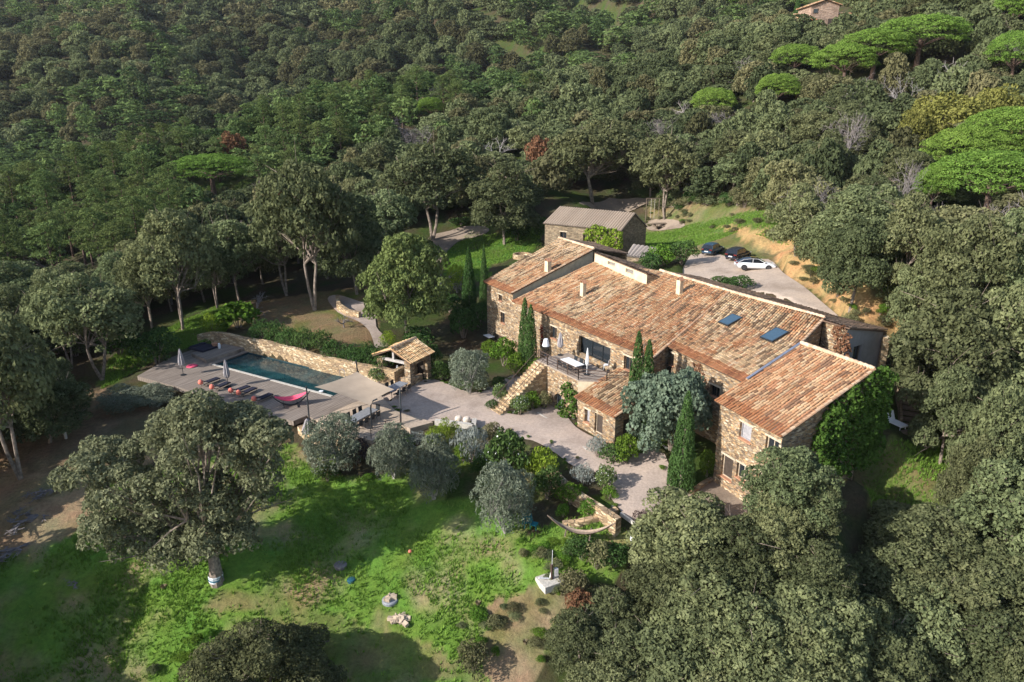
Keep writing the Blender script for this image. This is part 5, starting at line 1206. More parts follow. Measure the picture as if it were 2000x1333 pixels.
def pine_proto(seed, detail, R=2.7, H=11.0):
    rng = np.random.RandomState(seed); L = []
    for k in range(9):
        z = H * (.50 + .46 * k / 8); r = R * (.55 + .45 * math.sin(math.pi * (.25 + .7 * k / 8))) * (.75 + .4 * rng.rand()); a = 2.4 * k + rng.rand()
        L.append((math.cos(a) * r * .45, math.sin(a) * r * .45, z, r * .62, r * .62, .75))
    L.append((0, 0, H * .9, R * .45, R * .45, 1.0))
    per, rl, leaf, dens = {0: (6, .8, .46, 2.2), 1: (20, .42, .16, 17.), 2: (18, .45, .2, 9)}[detail]
    S = subclumps(rng, L, per, rl, .7, -.2); V, F, t = leaf_cloud(rng, S, leaf, dens, jit=.75, aspect=.38, low=-.2)
    m = MB(); m.tube([(0, 0, -.6), (.1, .05, H * .4), (0, 0, H * .95)], [.22, .16, .04], 6)
    for l_ in L: m.tube([(0, 0, l_[2] - .8), l_[:3]], [.06, .02], 4)
    return pm('crown', V, F, PINEM, t), pm('trunk', m.V, m.F, BARKP), R, H
def umb_proto(seed, R=6.0, H=10.0):
    rng = np.random.RandomState(seed); S = []
    nrm_ = 210
    for i in range(nrm_):
        rr = math.sqrt((i + .5) / nrm_); a = 2.39996 * i; wob = .9 + .1 * math.sin(3 * a + seed); x, y = rr * R * .95 * math.cos(a) * wob, rr * R * .95 * math.sin(a) * wob
        z = H - 4.2 + 3.9 * math.sqrt(max(0, 1 - rr ** 2.2)) + rng.rand() * .7; s = .5 + .4 * rng.rand(); S.append((x, y, z, s * 1.15, s * 1.15, s * .8))
    for i in range(60): a = rng.rand() * 6.28; r = R * (.5 + .4 * rng.rand()); S.append((math.cos(a) * r, math.sin(a) * r, H - 4.4 + rng.rand() * .8, .6, .6, .4))
    V, F, t = leaf_cloud(rng, S, .12, 30, jit=.5, aspect=.4, low=-.1, up=.2)
    m = MB(); m.tube([(0, 0, -.6), (.2, .1, H * .35), (0, 0, H * .62)], [.4, .3, .25], 8)
    for k in range(9): a = k * .7; e = np.array([math.cos(a) * R * .62, math.sin(a) * R * .62, H - 3.6]); m.tube([(0, 0, H * .45), e * [.5, .5, .92], e], [.15, .1, .04], 5)
    return pm('crown', V, F, UMBM, t), pm('trunk', m.V, m.F, BARKP), R, H
def cyp_proto(seed, H=9.0, R=.95, tips=1):
    rng = np.random.RandomState(seed); S = []
    for q in range(tips):
        ox = (q - (tips - 1) / 2) * R * .8; hh_ = H * (1 - .07 * q)
        for i in range(420):
            h = rng.rand() ** .9; rad = R * (min(1, (h + .03) / .14) ** .6) * (1 - h) ** .62 * (.95 + .1 * rng.rand()); a = rng.rand() * 6.28; k = .92 if tips == 1 else .68
            s = .12 + .15 * (1 - h); S.append((ox * min(1, h * 2.2) + math.cos(a) * rad * k, math.sin(a) * rad * k, .15 + h * hh_ * .97, s, s, s * 4.2))
    V, F, t = leaf_cloud(rng, S, .10, 30, jit=.6, aspect=.4, low=-2, cull=.6, elong=(0, 0, 1))
    m = MB(); m.tube([(0, 0, -.4), (0, 0, H * .5), (0, 0, H * .93)], [.14, .1, .02], 6); return pm('foliage', V, F, CYPM, t), pm('trunk', m.V, m.F, BARK), R, H
def olive_proto(seed, mat, R=2.4, H=4.2, leaf=.10, dens=42, per=26, rl=.34, n=13, sp=.05):
    rng = np.random.RandomState(seed); L = lobes_dome(rng, R, H * .42, H * .54, n, .36); L = [(a + rng.randn() * R * .08, b + rng.randn() * R * .08, c + rng.randn() * H * .05, d * q_, e * q_, f * q_ * 1.1) for a, b, c, d, e, f in L for q_ in [rng.uniform(.7, 1.2)]]
    for k in range(6): L.append((R * .5 * math.cos(k), R * .5 * math.sin(k), H * .28, R * .26, R * .26, R * .2)); S = subclumps(rng, L, per, rl, 1.15, -.6)
    V, F, t = leaf_cloud(rng, S, leaf, dens, jit=.9, aspect=.32, elong=(0, 0, .35)); m = limbs(rng, L[1:], H, .15, 5, .3, stems=2)
    return pm('crown', V, F, mat, t), pm('trunk', m.V, m.F, GREYBARK), R, H
def shrub_proto(seed, mat, leaf=.075, dens=60, R=1.0, H=1.5, per=14, rl=.22, n=9, flowers=0, aspect=.55, elong=None):
    rng = np.random.RandomState(seed); L = lobes_dome(rng, R, H * .42, H * .5, n, .38); S = subclumps(rng, L, per, rl, .9, -.7)
    V, F, t = leaf_cloud(rng, S, leaf, dens, jit=.7, aspect=aspect, low=-.7, elong=elong); m = MB()
    for k in range(6): e = np.array(L[1 + k % (len(L) - 1)][:3]); m.tube([(0, 0, -.3), e * .5 + rng.randn(3) * .05, e], [.04, .025, .01], 4)
    me = pm('foliage', V, F, mat, t)
    if flowers:
        V2, F2, t2 = leaf_cloud(rng, [(s[0], s[1], s[2], s[3] * 1.15, s[4] * 1.15, s[5] * 1.15) for s in S[::2]], .034, flowers, jit=.5, aspect=.9, low=0, cull=.9)
        me = pm('foliage', np.concatenate([V, V2]), np.concatenate([F, F2 + len(V)]), mat, np.concatenate([t, t2])); me.materials.append(FLOM)
        mi = np.zeros(len(F) + len(F2), np.int32); mi[len(F):] = 1; me.polygons.foreach_set('material_index', mi)
    return me, pm('stems', m.V, m.F, BARK), R, H
def bare_proto(seed, H=6.5, lv=5, mat=None, spread=.62):
    rng = np.random.RandomState(seed); m = MB()
    def grow(p, d, l_, r, k):
        e = p + d * l_; mid = (p + e) / 2 + rng.randn(3) * l_ * .06; m.tube([p, mid, e], [r, r * .8, r * .62], 5 if k < 2 else 3, cap=False)
        if k >= lv: return
        for i in range(3 if k else 4):
            nd = unit(d + rng.randn(3) * spread + [0, 0, .12]); grow(mid if i == 0 and k else e, nd, l_ * (.62 + .2 * rng.rand()), max(r * .58, .016), k + 1)
    grow(np.array([0, 0, -.4]), unit(np.array([.05, .05, 1])), H * .33, .16, 0); return pm('branches', m.V, m.F, mat or TWIGS), None, H * .45, H
NVAR = {'oak4': 3, 'oak0': 3, 'oak1': 5, 'oak2': 4, 'oak3': 2, 'oakb0': 2, 'oakb1': 3, 'pine0': 2, 'pine1': 4, 'umb': 3, 'bare': 3, 'bareg': 2}
def get(kind, v):
    if kind.startswith('oakb'): return proto((kind, v), lambda: oak_proto(50 + v, int(kind[-1]), mat=OAKB))
    if kind.startswith('oak'): return proto((kind, v), lambda: oak_proto(10 + v + 100 * int(kind[-1]), int(kind[-1])))
    if kind.startswith('pine'): return proto((kind, v), lambda: pine_proto(30 + v, int(kind[-1])))
    if kind == 'tall': return proto((kind, v), lambda: oak_proto(70 + v, 2, tall=True))
    if kind == 'umb': return proto((kind, v), lambda: umb_proto(v))
    if kind == 'bare': return proto((kind, v), lambda: bare_proto(v + 1))
    if kind == 'bareg': return proto((kind, v), lambda: bare_proto(v + 11, mat=GREYBARK, lv=4, spread=.7))
TREES = []          # x, y, r of everything planted, for spacing
rt = random.Random(3)
PLACED = []
def plant(pr, name, label, cat, loc, R, H, rz=None, group=None, sink=0.0):
    t = thing(name, label, cat, (loc[0], loc[1], loc[2] - sink), rt.random() * 6.28 if rz is None else rz, group)
    t.scale = (R / pr[2], R / pr[2], H / pr[3])
    for me in [pr[0], pr[1]] + (list(pr[4:]) if len(pr) > 4 else []):
        if me is None: continue
        c = bpy.data.objects.new(me.name.split('.')[0], me); COL.objects.link(c); c.parent = t
    TREES.append((loc[0], loc[1], R * (.25 if name in ('umbrella_pine', 'bare_tree') else 1))); return t
def size_from(loc, topy, wpx):
    x, y, d = proj(*loc); R = wpx / 2 * d / F_PX
    lo, hi = .3, 40.
    for _ in range(40):
        m_ = (lo + hi) / 2
        if proj(loc[0], loc[1], loc[2] + m_)[1] > topy: lo = m_
        else: hi = m_
    return R, lo
def at_base(kind, px, py, topy, wpx, name, label, cat='tree', v=None, group=None, hmul=1.0):
    loc = G(px, py); R, H = size_from(loc, topy, wpx); pr = kind if isinstance(kind, tuple) else get(kind, rt.randrange(NVAR[kind]) if v is None else v)
    return plant(pr, name, label, cat, loc, R, H * hmul, group=group)
SPECIAL = []
def at_top(kind, px, topy, wpx, h, name, label, cat='tree', v=None, group=None):
    if name != 'holm_oak': SPECIAL.append((px, topy + wpx * .28, wpx / 2 * (.9 if name != 'bare_tree' else .6), proj(*T(px, topy, h))[2]))
    loc = T(px, topy, h); d = proj(*loc)[2]; R = wpx / 2 * d / F_PX; pr = kind if isinstance(kind, tuple) else get(kind, rt.randrange(NVAR[kind]) if v is None else v)
    return plant(pr, name, label, cat, loc, R, h, group=group)

# --- trees that can be told apart
def lobed_oak(bx, by, lobes, seed, name, label, trunk_r=.42, mat=None):
    loc = G(bx, by); lobes = [(a * .93 + 395 * .07, b, r * .96) for a, b, r in lobes]; d0 = proj(*loc)[2]; s = d0 / F_PX; rng = np.random.RandomState(seed); L = []
    for px, py, rp in lobes:
        dy = rng.uniform(-.30, .30) * 220 * s; dd = ray(px, py); t = (loc[1] + dy) / dd[1]; q = dd * t; L.append((q[0] - loc[0], q[1] - loc[1], CAM_H + q[2] - loc[2], rp * s, rp * s, rp * s * .8))
    S = subclumps(rng, L, 50, .50, .8, -.5); V, F, t = leaf_cloud(rng, S, .12, 34., jit=.65); m = MB(); f = np.array([0, 0, 2.3])
    m.tube([(0, 0, -.5), (.02, 0, .9), f], [trunk_r * 1.25, trunk_r, trunk_r * .8], 9)
    for k in range(0, len(L), 1):
        e = np.array(L[k][:3]); mid = f * .55 + e * .45 + rng.randn(3) * .35; m.tube([f, mid, e], [trunk_r * .42, trunk_r * .24, .04], 5)
        for q in range(4): e2 = e + rng.randn(3) * L[k][3] * .6; m.tube([mid, (mid + e2) / 2 + rng.randn(3) * .2, e2], [.09, .06, .015], 4)
    return plant((pm('crown', V, F, mat or OAKN, t), pm('trunk', m.V, m.F, BARK), 1.0, 1.0), name, label, 'tree', loc, 1.0, 1.0, rz=0)
lobed_oak(424, 1136, [(150,935,48),(195,905,55),(230,960,58),(200,1000,45),(250,1035,48),(310,1045,50),(290,900,62),(350,850,58),(385,810,42),(330,960,65),(400,890,62),(450,830,48),(500,845,45),(535,860,34),(470,905,55),(520,925,42),(480,975,52),(420,980,58),(370,1020,52),(445,1020,36),(290,990,50),(395,830,40),(250,1062,40),(335,1082,38),(470,1050,34),(190,1040,34),(400,1060,34)], 5, 'cork_oak', 'big spreading oak alone on the meadow below the pool')
TREES.append((*G(424,1136)[:2], 6.5))
q = G(423,1136); m = MB(); m.tube([(0, 0, .1), (0, 0, .6)], .485, 12, cap=False); bnd = m.build('trunk_wrap', WHITE, loc=tuple(q)); tag(bnd, 'white and blue wrap around the foot of the big meadow oak', 'tree wrap')
m = MB(); m.tube([(0, 0, .22), (0, 0, .36)], .495, 12, cap=False); m.tube([(0, 0, .44), (0, 0, .48)], .495, 12, cap=False); m.build('stripe', plain('blue_stripe', (.05, .16, .22), .6), bnd, local=True)
at_base('oak3', 530,1420,1232,310, 'holm_oak', 'rounded oak crown at the bottom edge of the meadow', v=1)
at_base(get('tall', 0), 615,606, 328,200, 'cork_oak', 'tall pale-stemmed oak on the bare slope behind the pool hedge')
at_base(get('tall', 1), 358,645, 425,180, 'cork_oak', 'grey-green oak above the far left corner of the pool wall')
at_base(get('tall', 2), 200,742, 545,200, 'holm_oak', 'dark oak standing at the left edge of the pool clearing')
at_base(get('tall', 3), 40,935, 615,250, 'holm_oak', 'large shaded oak with thick trunk at the left edge of the picture')
at_base(get('oak2', 3), 697,575, 395,150, 'holm_oak', 'dark oak left of the broad leafy tree')
at_base(get('tall', 0), 845,470, 288,200, 'cork_oak', 'dark wide oak beside the bend of the track')
at_base(get('oak2', 1), 985,478, 335,150, 'cork_oak', 'feathery oak just left of the barn')
at_base(get('tall', 2), 1158,400, 238,200, 'cork_oak', 'big grey oak right behind the barn roof')
at_base(get('tall', 3), 1298,430, 262,150, 'cork_oak', 'straight-trunked oak beside the picnic table')
for px, py, top, w, l_ in [(560,578,395,150,'oak between the tall pale-stemmed oak and the grey-green one'), (468,590,428,140,'oak above the broad-leaved fig bush'), (425,603,468,110,'low leaning oak behind the left end of the pool wall'), (298,648,498,120,'thin oak left of the grey-green oak'), (752,505,372,140,'dark oak behind the broad leafy tree'), (140,720,540,130,'shaded oak left of the pool clearing'), (640,545,430,120,'oak right behind the tall pale-stemmed one')]:
    at_base(get('tall', rt.randrange(4)), px, py, top, w, 'holm_oak', l_)
for k, (x, y) in enumerate([(-39.5,34.5),(-39,28),(-46,31),(-36,23),(-57,55),(-43,38)]):      # outside the picture, their shade falls on the meadow
    plant(get('oak1', k % 5), 'holm_oak', 'oak left of the meadow', 'tree', (x, y, tz(x, y)), 4.8, 11.5, group='oaks left of the meadow')
WAL = proto('wal', lambda: oak_proto(77, 2, mat=WALM))
at_base(WAL, 795,664, 452,168, 'walnut_tree', 'broad light green leafy tree above the pool house')
SMALLW = proto('sw', lambda: olive_proto(72, LIMM, 1.6, 3.2, .13, 16, 12, .35, 8))
at_base(SMALLW, 893,572, 515,52, 'young_tree', 'small yellow-green tree left of the two thin cypresses')
FIG = proto('fig', lambda: shrub_proto(80, FIGM, .105, 46, 3.2, 4.6, 30, .5, 16, 0, .8))
at_base(FIG, 1308,880, 718,170, 'fig_tree', 'large rounded grey-green fig tree filling the angle of the house')
c1, c2, c3 = proto('c1', lambda: cyp_proto(1)), proto('c2', lambda: cyp_proto(2, tips=2)), proto('c3', lambda: cyp_proto(3, 9, 1.3, 1))
at_base(c3, 1328,966, 770,56, 'cypress', 'thick tall cypress in front of the steps beside the wing', 'cypress')
at_base(c2, 1247,852, 655,50, 'cypress', 'slender two-stemmed cypress touching the kitchen roof', 'cypress')
at_base(c2, 1030,730, 588,38, 'cypress', 'double-tipped cypress beside the terrace stair', 'cypress')
at_base(c1, 946,605, 484,19, 'cypress', 'very thin cypress nearest the left gable of the house', 'cypress')
at_base(c1, 917,604, 488,28, 'cypress', 'dark thin cypress behind the small yellow-green tree', 'cypress')
hl = G(1553, 56); R_, H_ = size_from(hl, -8, 17); plant(c1, 'cypress', 'cypress beside the stone house high on the hill', 'cypress', hl, R_, H_)
OL = [proto(('ol', i), lambda i=i: olive_proto(90 + i, OLIM)) for i in range(3)]
for px, py, top, w, l_ in [(987,1041,905,128,'round olive tree with pale trunk above the teal chairs'), (652,925,812,125,'bushy olive tree in front of the dining terrace'), (770,935,835,100,'olive tree in the middle of the terrace planting, leftmost of three'),
                           (848,975,860,112,'olive tree right of centre below the concrete bench'), (917,768,680,95,'wide grey olive bush on the gravel island before the house'), (245,800,760,110,'thin shaded olive tree below the left deck corner'), (300,790,755,90,'small grey olive tree close under the deck edge')]:
    at_base(OL[rt.randrange(3)], px, py, top, w, 'olive_tree', l_)
# umbrella pines
for px, top, w, h, v, l_ in [(1470,-6,120,9,0,'bright umbrella pine left of the hill house'), (1555,97,100,8,1,'small round bright umbrella pine in the middle of the hillside'), (1655,92,130,9,0,'lower end of the long bright umbrella pine canopy'), (1715,66,150,9,1,'middle of the long bright umbrella pine canopy'), (1805,43,180,10,2,'upper half of the long bright umbrella pine canopy'),
                           (1395,178,90,8,1,'low umbrella pine top at the left of the pair on the slope'), (1520,152,90,8,2,'small umbrella pine top right of the pair on the slope'), (1905,258,190,9,0,'left dome of the huge bright umbrella pines at the right edge'), (1985,222,220,10,1,'right dome of the huge bright umbrella pines at the right edge'), (1945,305,230,9,2,'front dome of the huge bright umbrella pines at the right edge'), (1832,330,80,7,2,'small bright umbrella pine left of the huge domes'), (1990,70,110,10,1,'umbrella pine in the upper right corner'), (1985,0,90,9,2,'topmost umbrella pine at the right edge of the picture'), (410,312,175,9,1,'lone bright umbrella pine in the oak wood at the left'), (840,200,60,7,2,'bright green small umbrella pine beside the pale bare trees')]:
    at_top('umb', px, top, w, h, 'umbrella_pine', l_, 'pine tree', v)
# pale bare trees
for px, top, w, h, k, l_ in [(820,240,100,9,'bare','pale leafless tree in the middle of the wood'), (795,215,60,8,'bare','tall leafless tree just left of the palest bare tree'), (868,155,60,9,'bare','leafless tree between pines, left of the pair'), (925,145,60,8,'bare','leafless tree between pines, right of the pair'), (1655,150,110,9,'bareg','bleached dead tree left on the right hillside'), (1725,120,130,10,'bare','wide leafless tree on the right hillside'), (1770,135,100,9,'bareg','bleached dead tree under the long umbrella pine canopy'), (1880,85,100,11,'bareg','bleached dead tree high at the right'), (1975,60,60,9,'bare','leafless tree beside the upper right umbrella pine'),
                           (85,480,90,6,'bare','leafless grey tree in the shaded left wood'), (30,430,60,6,'bare','small leafless tree at the far left'), (975,262,100,7,'bareg','dead oak with white branches behind the house'), (1345,180,60,8,'bareg','dead white-branched tree left of the slope pines'), (520,345,70,7,'bare','leafless tree beside the russet crown'), (1590,1130,60,6,'bareg','dead grey crown among the lower right oaks'), (1925,1210,80,6,'bareg','dead white-branched crown at the lower right'), (1960,1150,60,6,'bareg','small dead crown near the right edge')]:
    at_top(k, px, top, w, h, 'bare_tree', l_)
at_base(proto('fruit', lambda: bare_proto(31, 3.2, 4)), 672,640, 600,36, 'bare_tree', 'tiny leafless fruit tree on the dry patch behind the hedge')
at_base(proto('fruit2', lambda: bare_proto(33, 3.2, 4)), 505,612, 560,55, 'bare_tree', 'reddish leafless shrub tree left of the tall pale-stemmed oak')
rus = proto('rus', lambda: shrub_proto(60, RUSM, .2, 11, 2.5, 4.5, 14, .6, 9)); yel = proto('yel', lambda: shrub_proto(61, YELM, .12, 34, 3, 4.5, 18, .6, 10))
for pr, px, top, w, h, l_ in [(rus,528,345,60,9,'russet-leaved tree in the left wood'), (rus,450,262,60,10,'dead brown pine crown among the green pines'), (rus,1055,268,60,9,'orange-brown crown above the big grey oak'), (rus,1135,1150,60,3,'brown leafy bush by the meadow edge'),
                              (yel,1850,188,160,9,'wide yellow-green crown on the right hillside'), (yel,1950,175,120,9,'yellow crown at the right edge under the pines'), (yel,1790,222,70,8,'small yellow shrub left of the wide yellow-green crown')]:
    at_top(pr, px, top, w, h, 'autumn_tree', l_)
# oaks of the lower right, each one told by its neighbours
LR = [(1345,985,200,8.5),(1445,1035,170,8.5),(1555,878,150,7.2),(1605,932,95,5.5),(1520,990,120,7),(1400,1120,200,8.5),(1300,1110,150,7.5),(1335,1215,210,9),(1590,1085,150,5.5),(1470,1210,190,9),(1600,1150,190,9),(1700,1180,170,8.5),(1797,1018,180,6.5),(1740,1100,160,6.5),(1870,1090,190,9),(1988,935,190,10),(1920,862,120,7),(1820,1170,180,9),(1960,1080,180,9),(1920,1200,200,9),(1720,1250,180,9),(1560,1250,180,9),(1430,1290,170,9),(1180,1170,120,4.5),(1230,1240,150,6),(1130,1220,110,5),(1190,1290,150,6),(1830,1270,190,9),(1985,1240,150,9),
      (1880,600,240,10),(1960,560,180,10),(1970,770,150,9),(1875,720,150,8),(1790,410,150,9),(1690,420,150,8.5),(1640,390,130,8.5),(1900,450,190,10),(1985,440,140,10),(1820,500,130,8),(1570,370,130,8)]
WH = ['beside the lavender at the gravel edge','right of the oak at the gravel edge','covering the foot of the wing wall','under the ivy-clad gable','just below the wing']
for i, (px, top, w, h) in enumerate(LR):
    if top > 870: w *= 1.22; h *= .74
    if i < 5: at_top(get('oak2', i % 4), px, top, w, h, 'holm_oak', 'dense grey-green oak crown ' + WH[i])
    else: at_top(get('oak2', i % 4), px, top, w, h, 'holm_oak', 'dense grey-green oak among the crowns filling the lower right' if top > 850 else 'dense oak crown on the slope right of the house', group='oaks of the lower right' if top > 850 else 'oaks on the right slope')
# shrubs
sh = lambda key, seed, mat, **k: proto(key, lambda: shrub_proto(seed, mat, **k))
SIL = sh('sil', 1, SILM, aspect=.3, elong=(0, 0, .8)); GRN = sh('grn', 2, GRNM); GRNF = sh('grnf', 3, WALM, flowers=9); LIM = sh('lim', 4, LIMM, elong=(0, 0, 1), aspect=.35); DKG = sh('dkg', 5, DKGM); DKGF = sh('dkgf', 6, DKGM, flowers=5)
HED = sh('hed', 7, DKGM, aspect=.35, elong=(.3, 0, .8)); OAS = sh('oas', 8, OAKM); BRN = sh('brn', 9, OAKB); FIG2 = sh('fig2', 12, GRNM, leaf=.14, dens=20, aspect=.8); PUR = sh('pur', 13, leaf_mat('purple_brown_leaves', (.05,.035,.03), (.13,.10,.085)))
SH = [(SIL,922,905,833,72,'silver_bush','bright silver bush in the middle of the planting'),(SIL,1165,893,853,42,'silver_bush','small silver bush before the kitchen door'),(SIL,1137,950,908,48,'silver_bush','silver bush at the top of the low garden wall'),(SIL,815,870,845,42,'silver_bush','pale silver bush behind the leftmost terrace olive'),(SIL,1330,1015,975,40,'silver_bush','greyish bush below the thick cypress'),
      (DKGF,992,935,845,88,'oleander','large dark green oleander with white flowers in the planting'),(LIM,1062,935,880,62,'laurel_bush','upright yellow-green laurel right of the big oleander'),(DKG,1068,975,915,60,'laurel_bush','dark laurel just below the yellow-green one'),(LIM,868,868,822,30,'juniper','left bright upright juniper behind the silver bush'),(LIM,890,860,826,26,'juniper','right bright upright juniper behind the silver bush'),(LIM,845,880,838,34,'green_bush','low bright green bush right of the terrace corner'),
      (BRN,960,868,828,40,'brown_bush','brownish grassy bush by the gravel bend'),(GRN,1115,985,945,56,'green_bush','leafy green bush behind the low garden wall'),(LIM,1035,925,895,40,'green_bush','pale yellow-green bush left of the laurel'),(GRN,1150,1005,978,46,'green_bush','low green bush inside the angle of the garden walls'),(GRN,1100,1010,985,30,'green_bush','small green bush at the end of the lower garden wall'),
      (GRNF,1180,958,912,50,'rose_bush','white-flowered rose bush on the gravel edge'),(GRN,1190,975,950,36,'green_bush','little round bush at the end of the rose bed'),(GRN,1222,905,850,60,'fig_bush','fresh green bush at the kitchen corner'),(DKG,1195,905,868,62,'green_bush','mid-green low bush between silver bush and kitchen corner'),(GRNF,740,752,718,40,'rose_bush','white-flowered bush at the foot of the pool house pillar'),
      (DKG,862,745,705,34,'green_bush','dark round bush right of the pool house'),(GRN,872,742,715,20,'green_bush','tiny bright bush between pool house and olive'),(DKG,840,720,675,44,'green_bush','dark bush behind the pool house'),(LIM,757,680,650,34,'green_bush','bright yellow-green bush left of the pool house roof'),(DKG,820,690,640,70,'green_bush','green creeper bush over the pool house roof edge'),
      (GRNF,978,790,750,34,'rose_bush','rose bush at the foot of the terrace stair'),(GRNF,1015,812,775,42,'rose_bush','white rose bush in the small bed beside the stair'),(GRN,1040,800,765,36,'green_bush','green bush in the small bed by the arched door'),(GRN,985,715,660,56,'green_bush','bright green bush left of the double-tipped cypress'),(GRN,1010,735,690,40,'green_bush','bright green bush at the foot of the double-tipped cypress'),(GRN,1050,745,700,40,'green_bush','feathery green bush against the terrace wall'),
      (DKG,960,800,782,26,'green_bush','small dark bush at the lowest stair step'),(GRN,1000,790,768,30,'green_bush','leafy bush against the side of the terrace stair'),(BRN,1062,800,768,30,'brown_bush','dry-looking bush beside the arched door'),(GRN,1028,790,758,26,'green_bush','upright green bush in the corner of stair and terrace wall'),(DKG,975,760,735,30,'green_bush','dark bush behind the terrace stair'),(OAS,640,868,845,50,'green_bush','grey-green bush on the bank by the folded parasol'),(OAS,745,885,855,44,'green_bush','grey-green bush below the terrace railing'),(GRN,905,900,868,44,'green_bush','green filler bush below the bright silver bush'),(DKG,940,930,895,46,'green_bush','dark bush between the oleander and the olives'),(BRN,1030,960,925,40,'brown_bush','brownish bush above the round olive'),
      (DKG,308,712,645,85,'dark_bush','big dark bush at the left end of the deck'),(GRN,245,722,698,34,'green_bush','small bright bush on the grass left of the deck'),(FIG2,465,640,588,80,'fig_bush','broad-leaved bright fig bush above the pool wall end'),(LIM,418,655,618,52,'green_bush','bright green bush at the left end of the pool wall'),(GRN,800,870,850,30,'green_bush','small green bush below the sail post'),
      (DKG,1135,1090,1050,70,'green_bush','dark bush below the lawn hammock'),(BRN,925,1310,1262,66,'brown_bush','round brownish bush alone low on the meadow'),(PUR,1262,1040,1003,54,'lavender','greyish lavender clump at the lower gravel edge'),(PUR,700,905,865,70,'dark_bush','dark bush in the shade below the dining terrace'),(PUR,430,640,640,1,'dark_bush',''),
      (GRN,1828,840,802,42,'fig_bush','bright green bush on the right-hand slope steps'),(DKG,1330,515,470,60,'green_bush','dark green tree-like bush left of the blue car'),(GRN,1290,520,478,64,'green_bush','green creeper bush over the lean-to shed'),(DKG,1270,530,495,50,'green_bush','low bush between shed and clerestory roof'),(DKG,1440,568,540,60,'green_bush','low bush row behind the main ridge by the parking'),(DKG,1410,562,540,50,'green_bush','low bush left end of the row behind the main ridge'),
      (BRN,1165,1110,1060,60,'brown_bush','dry bush left of the big lower right oaks'),(DKG,1200,1105,1065,70,'green_bush','dark green bush under the lawn edge'),(BRN,1120,1165,1120,60,'brown_bush','brown-green bush right of the hand pump'),(DKG,640,940,905,50,'dark_bush','small bush at the foot of the terrace olive'),(GRN,1380,930,880,40,'green_bush','green bush in the dark angle right of the thick cypress'),(LIM,1388,915,898,16,'green_bush','bright yellow spot of leaves left of the wing door'),(GRN,955,700,665,40,'green_bush','low bush at the left house corner'),(DKG,905,660,600,70,'dark_bush','dark shrubs in the shade left of the house'),(DKG,880,610,575,60,'dark_bush','dark shrubs behind the broad leafy tree'),(DKG,935,640,590,50,'dark_bush','dark shrubs at the feet of the thin cypresses'),
      (DKG,900,440,425,50,'green_bush','low bushes along the track'),(DKG,1010,470,430,60,'green_bush','green bushes left of the barn wall'),(DKG,1060,470,425,40,'green_bush','green bush touching the barn corner'),(GRN,700,700,680,50,'green_bush','low green growth right end of the hedge')]
for pr, px, py, top, w, nm, l_ in SH:
    if not l_: continue
    at_base(pr, px, py, top, w, nm, l_, 'bush')
for i in range(9):
    a = -15.5 + i * 2.25; q = pf(a, 6.4 + .3 * math.sin(i * 2)); z = tz(*q); plant(HED, 'hedge_bush', 'dark green bush of the trimmed hedge behind the pool wall', 'bush', (q[0], q[1], max(z, .6)), 1.35 + .25 * rt.random(), 2.3 + .5 * rt.random() + max(0, .6 - z), group='hedge behind the pool wall', sink=.3)
for i in range(110):     # scrub on the bank and behind the parking
    px, py = rt.choice([(1450 + rt.random() * 250, 440 + rt.random() * 170), (1380 + rt.random() * 160, 415 + rt.random() * 45), (1540 + rt.random() * 180, 465 + rt.random() * 110), (1600 + rt.random() * 130, 590 + rt.random() * 60), (1530 + rt.random() * 70, 545 + rt.random() * 60), (1260 + rt.random() * 120, 415 + rt.random() * 30)])
    if inpoly([G(px, py)[0]], [G(px, py)[1]], PARKBIG)[0]: continue
    plant(rt.choice([GRN, BRN, BRN, BRN, OAS]), 'scrub_bush', 'small scrubby bush on the cut bank behind the parking', 'bush', G(px, py), .3 + rt.random() * .6, .3 + rt.random() * .55, group='scrub on the cut bank')
for i in range(60):
    px, py = rt.choice([(600 + rt.random() * 460, 880 + rt.random() * 60), (880 + rt.random() * 220, 1160 + rt.random() * 150), (1060 + rt.random() * 90, 1080 + rt.random() * 90), (250 + rt.random() * 350, 1240 + rt.random() * 80), (1000 + rt.random() * 180, 1050 + rt.random() * 40)])
    plant(rt.choice([GRN, BRN, OAS, GRN]), 'scrub_bush', 'low tuft of scrub in the meadow grass', 'bush', G(px, py), .25 + rt.random() * .4, .25 + rt.random() * .45, group='scrub tufts on the meadow')

for i in range(110):      # weeds along the gravel's edge
    k = rt.randrange(len(courtyard)); a, b_ = np.array(courtyard[k]), np.array(courtyard[(k + 1) % len(courtyard)]); q = a + (b_ - a) * rt.random(); q = q + np.array([rt.gauss(0, .35), rt.gauss(0, .35)])
    if inpoly([q[0]], [q[1]], [A0, A1, A2, A3])[0] or q[0] < -11: continue
    plant(rt.choice([GRN, BRN, SIL, GRN]), 'weed_tuft', 'tiny tuft of weeds at the edge of the gravel', 'plant', (q[0], q[1], tz(*q) + .05), .1 + rt.random() * .2, .1 + rt.random() * .22, group='weeds along the gravel edge')
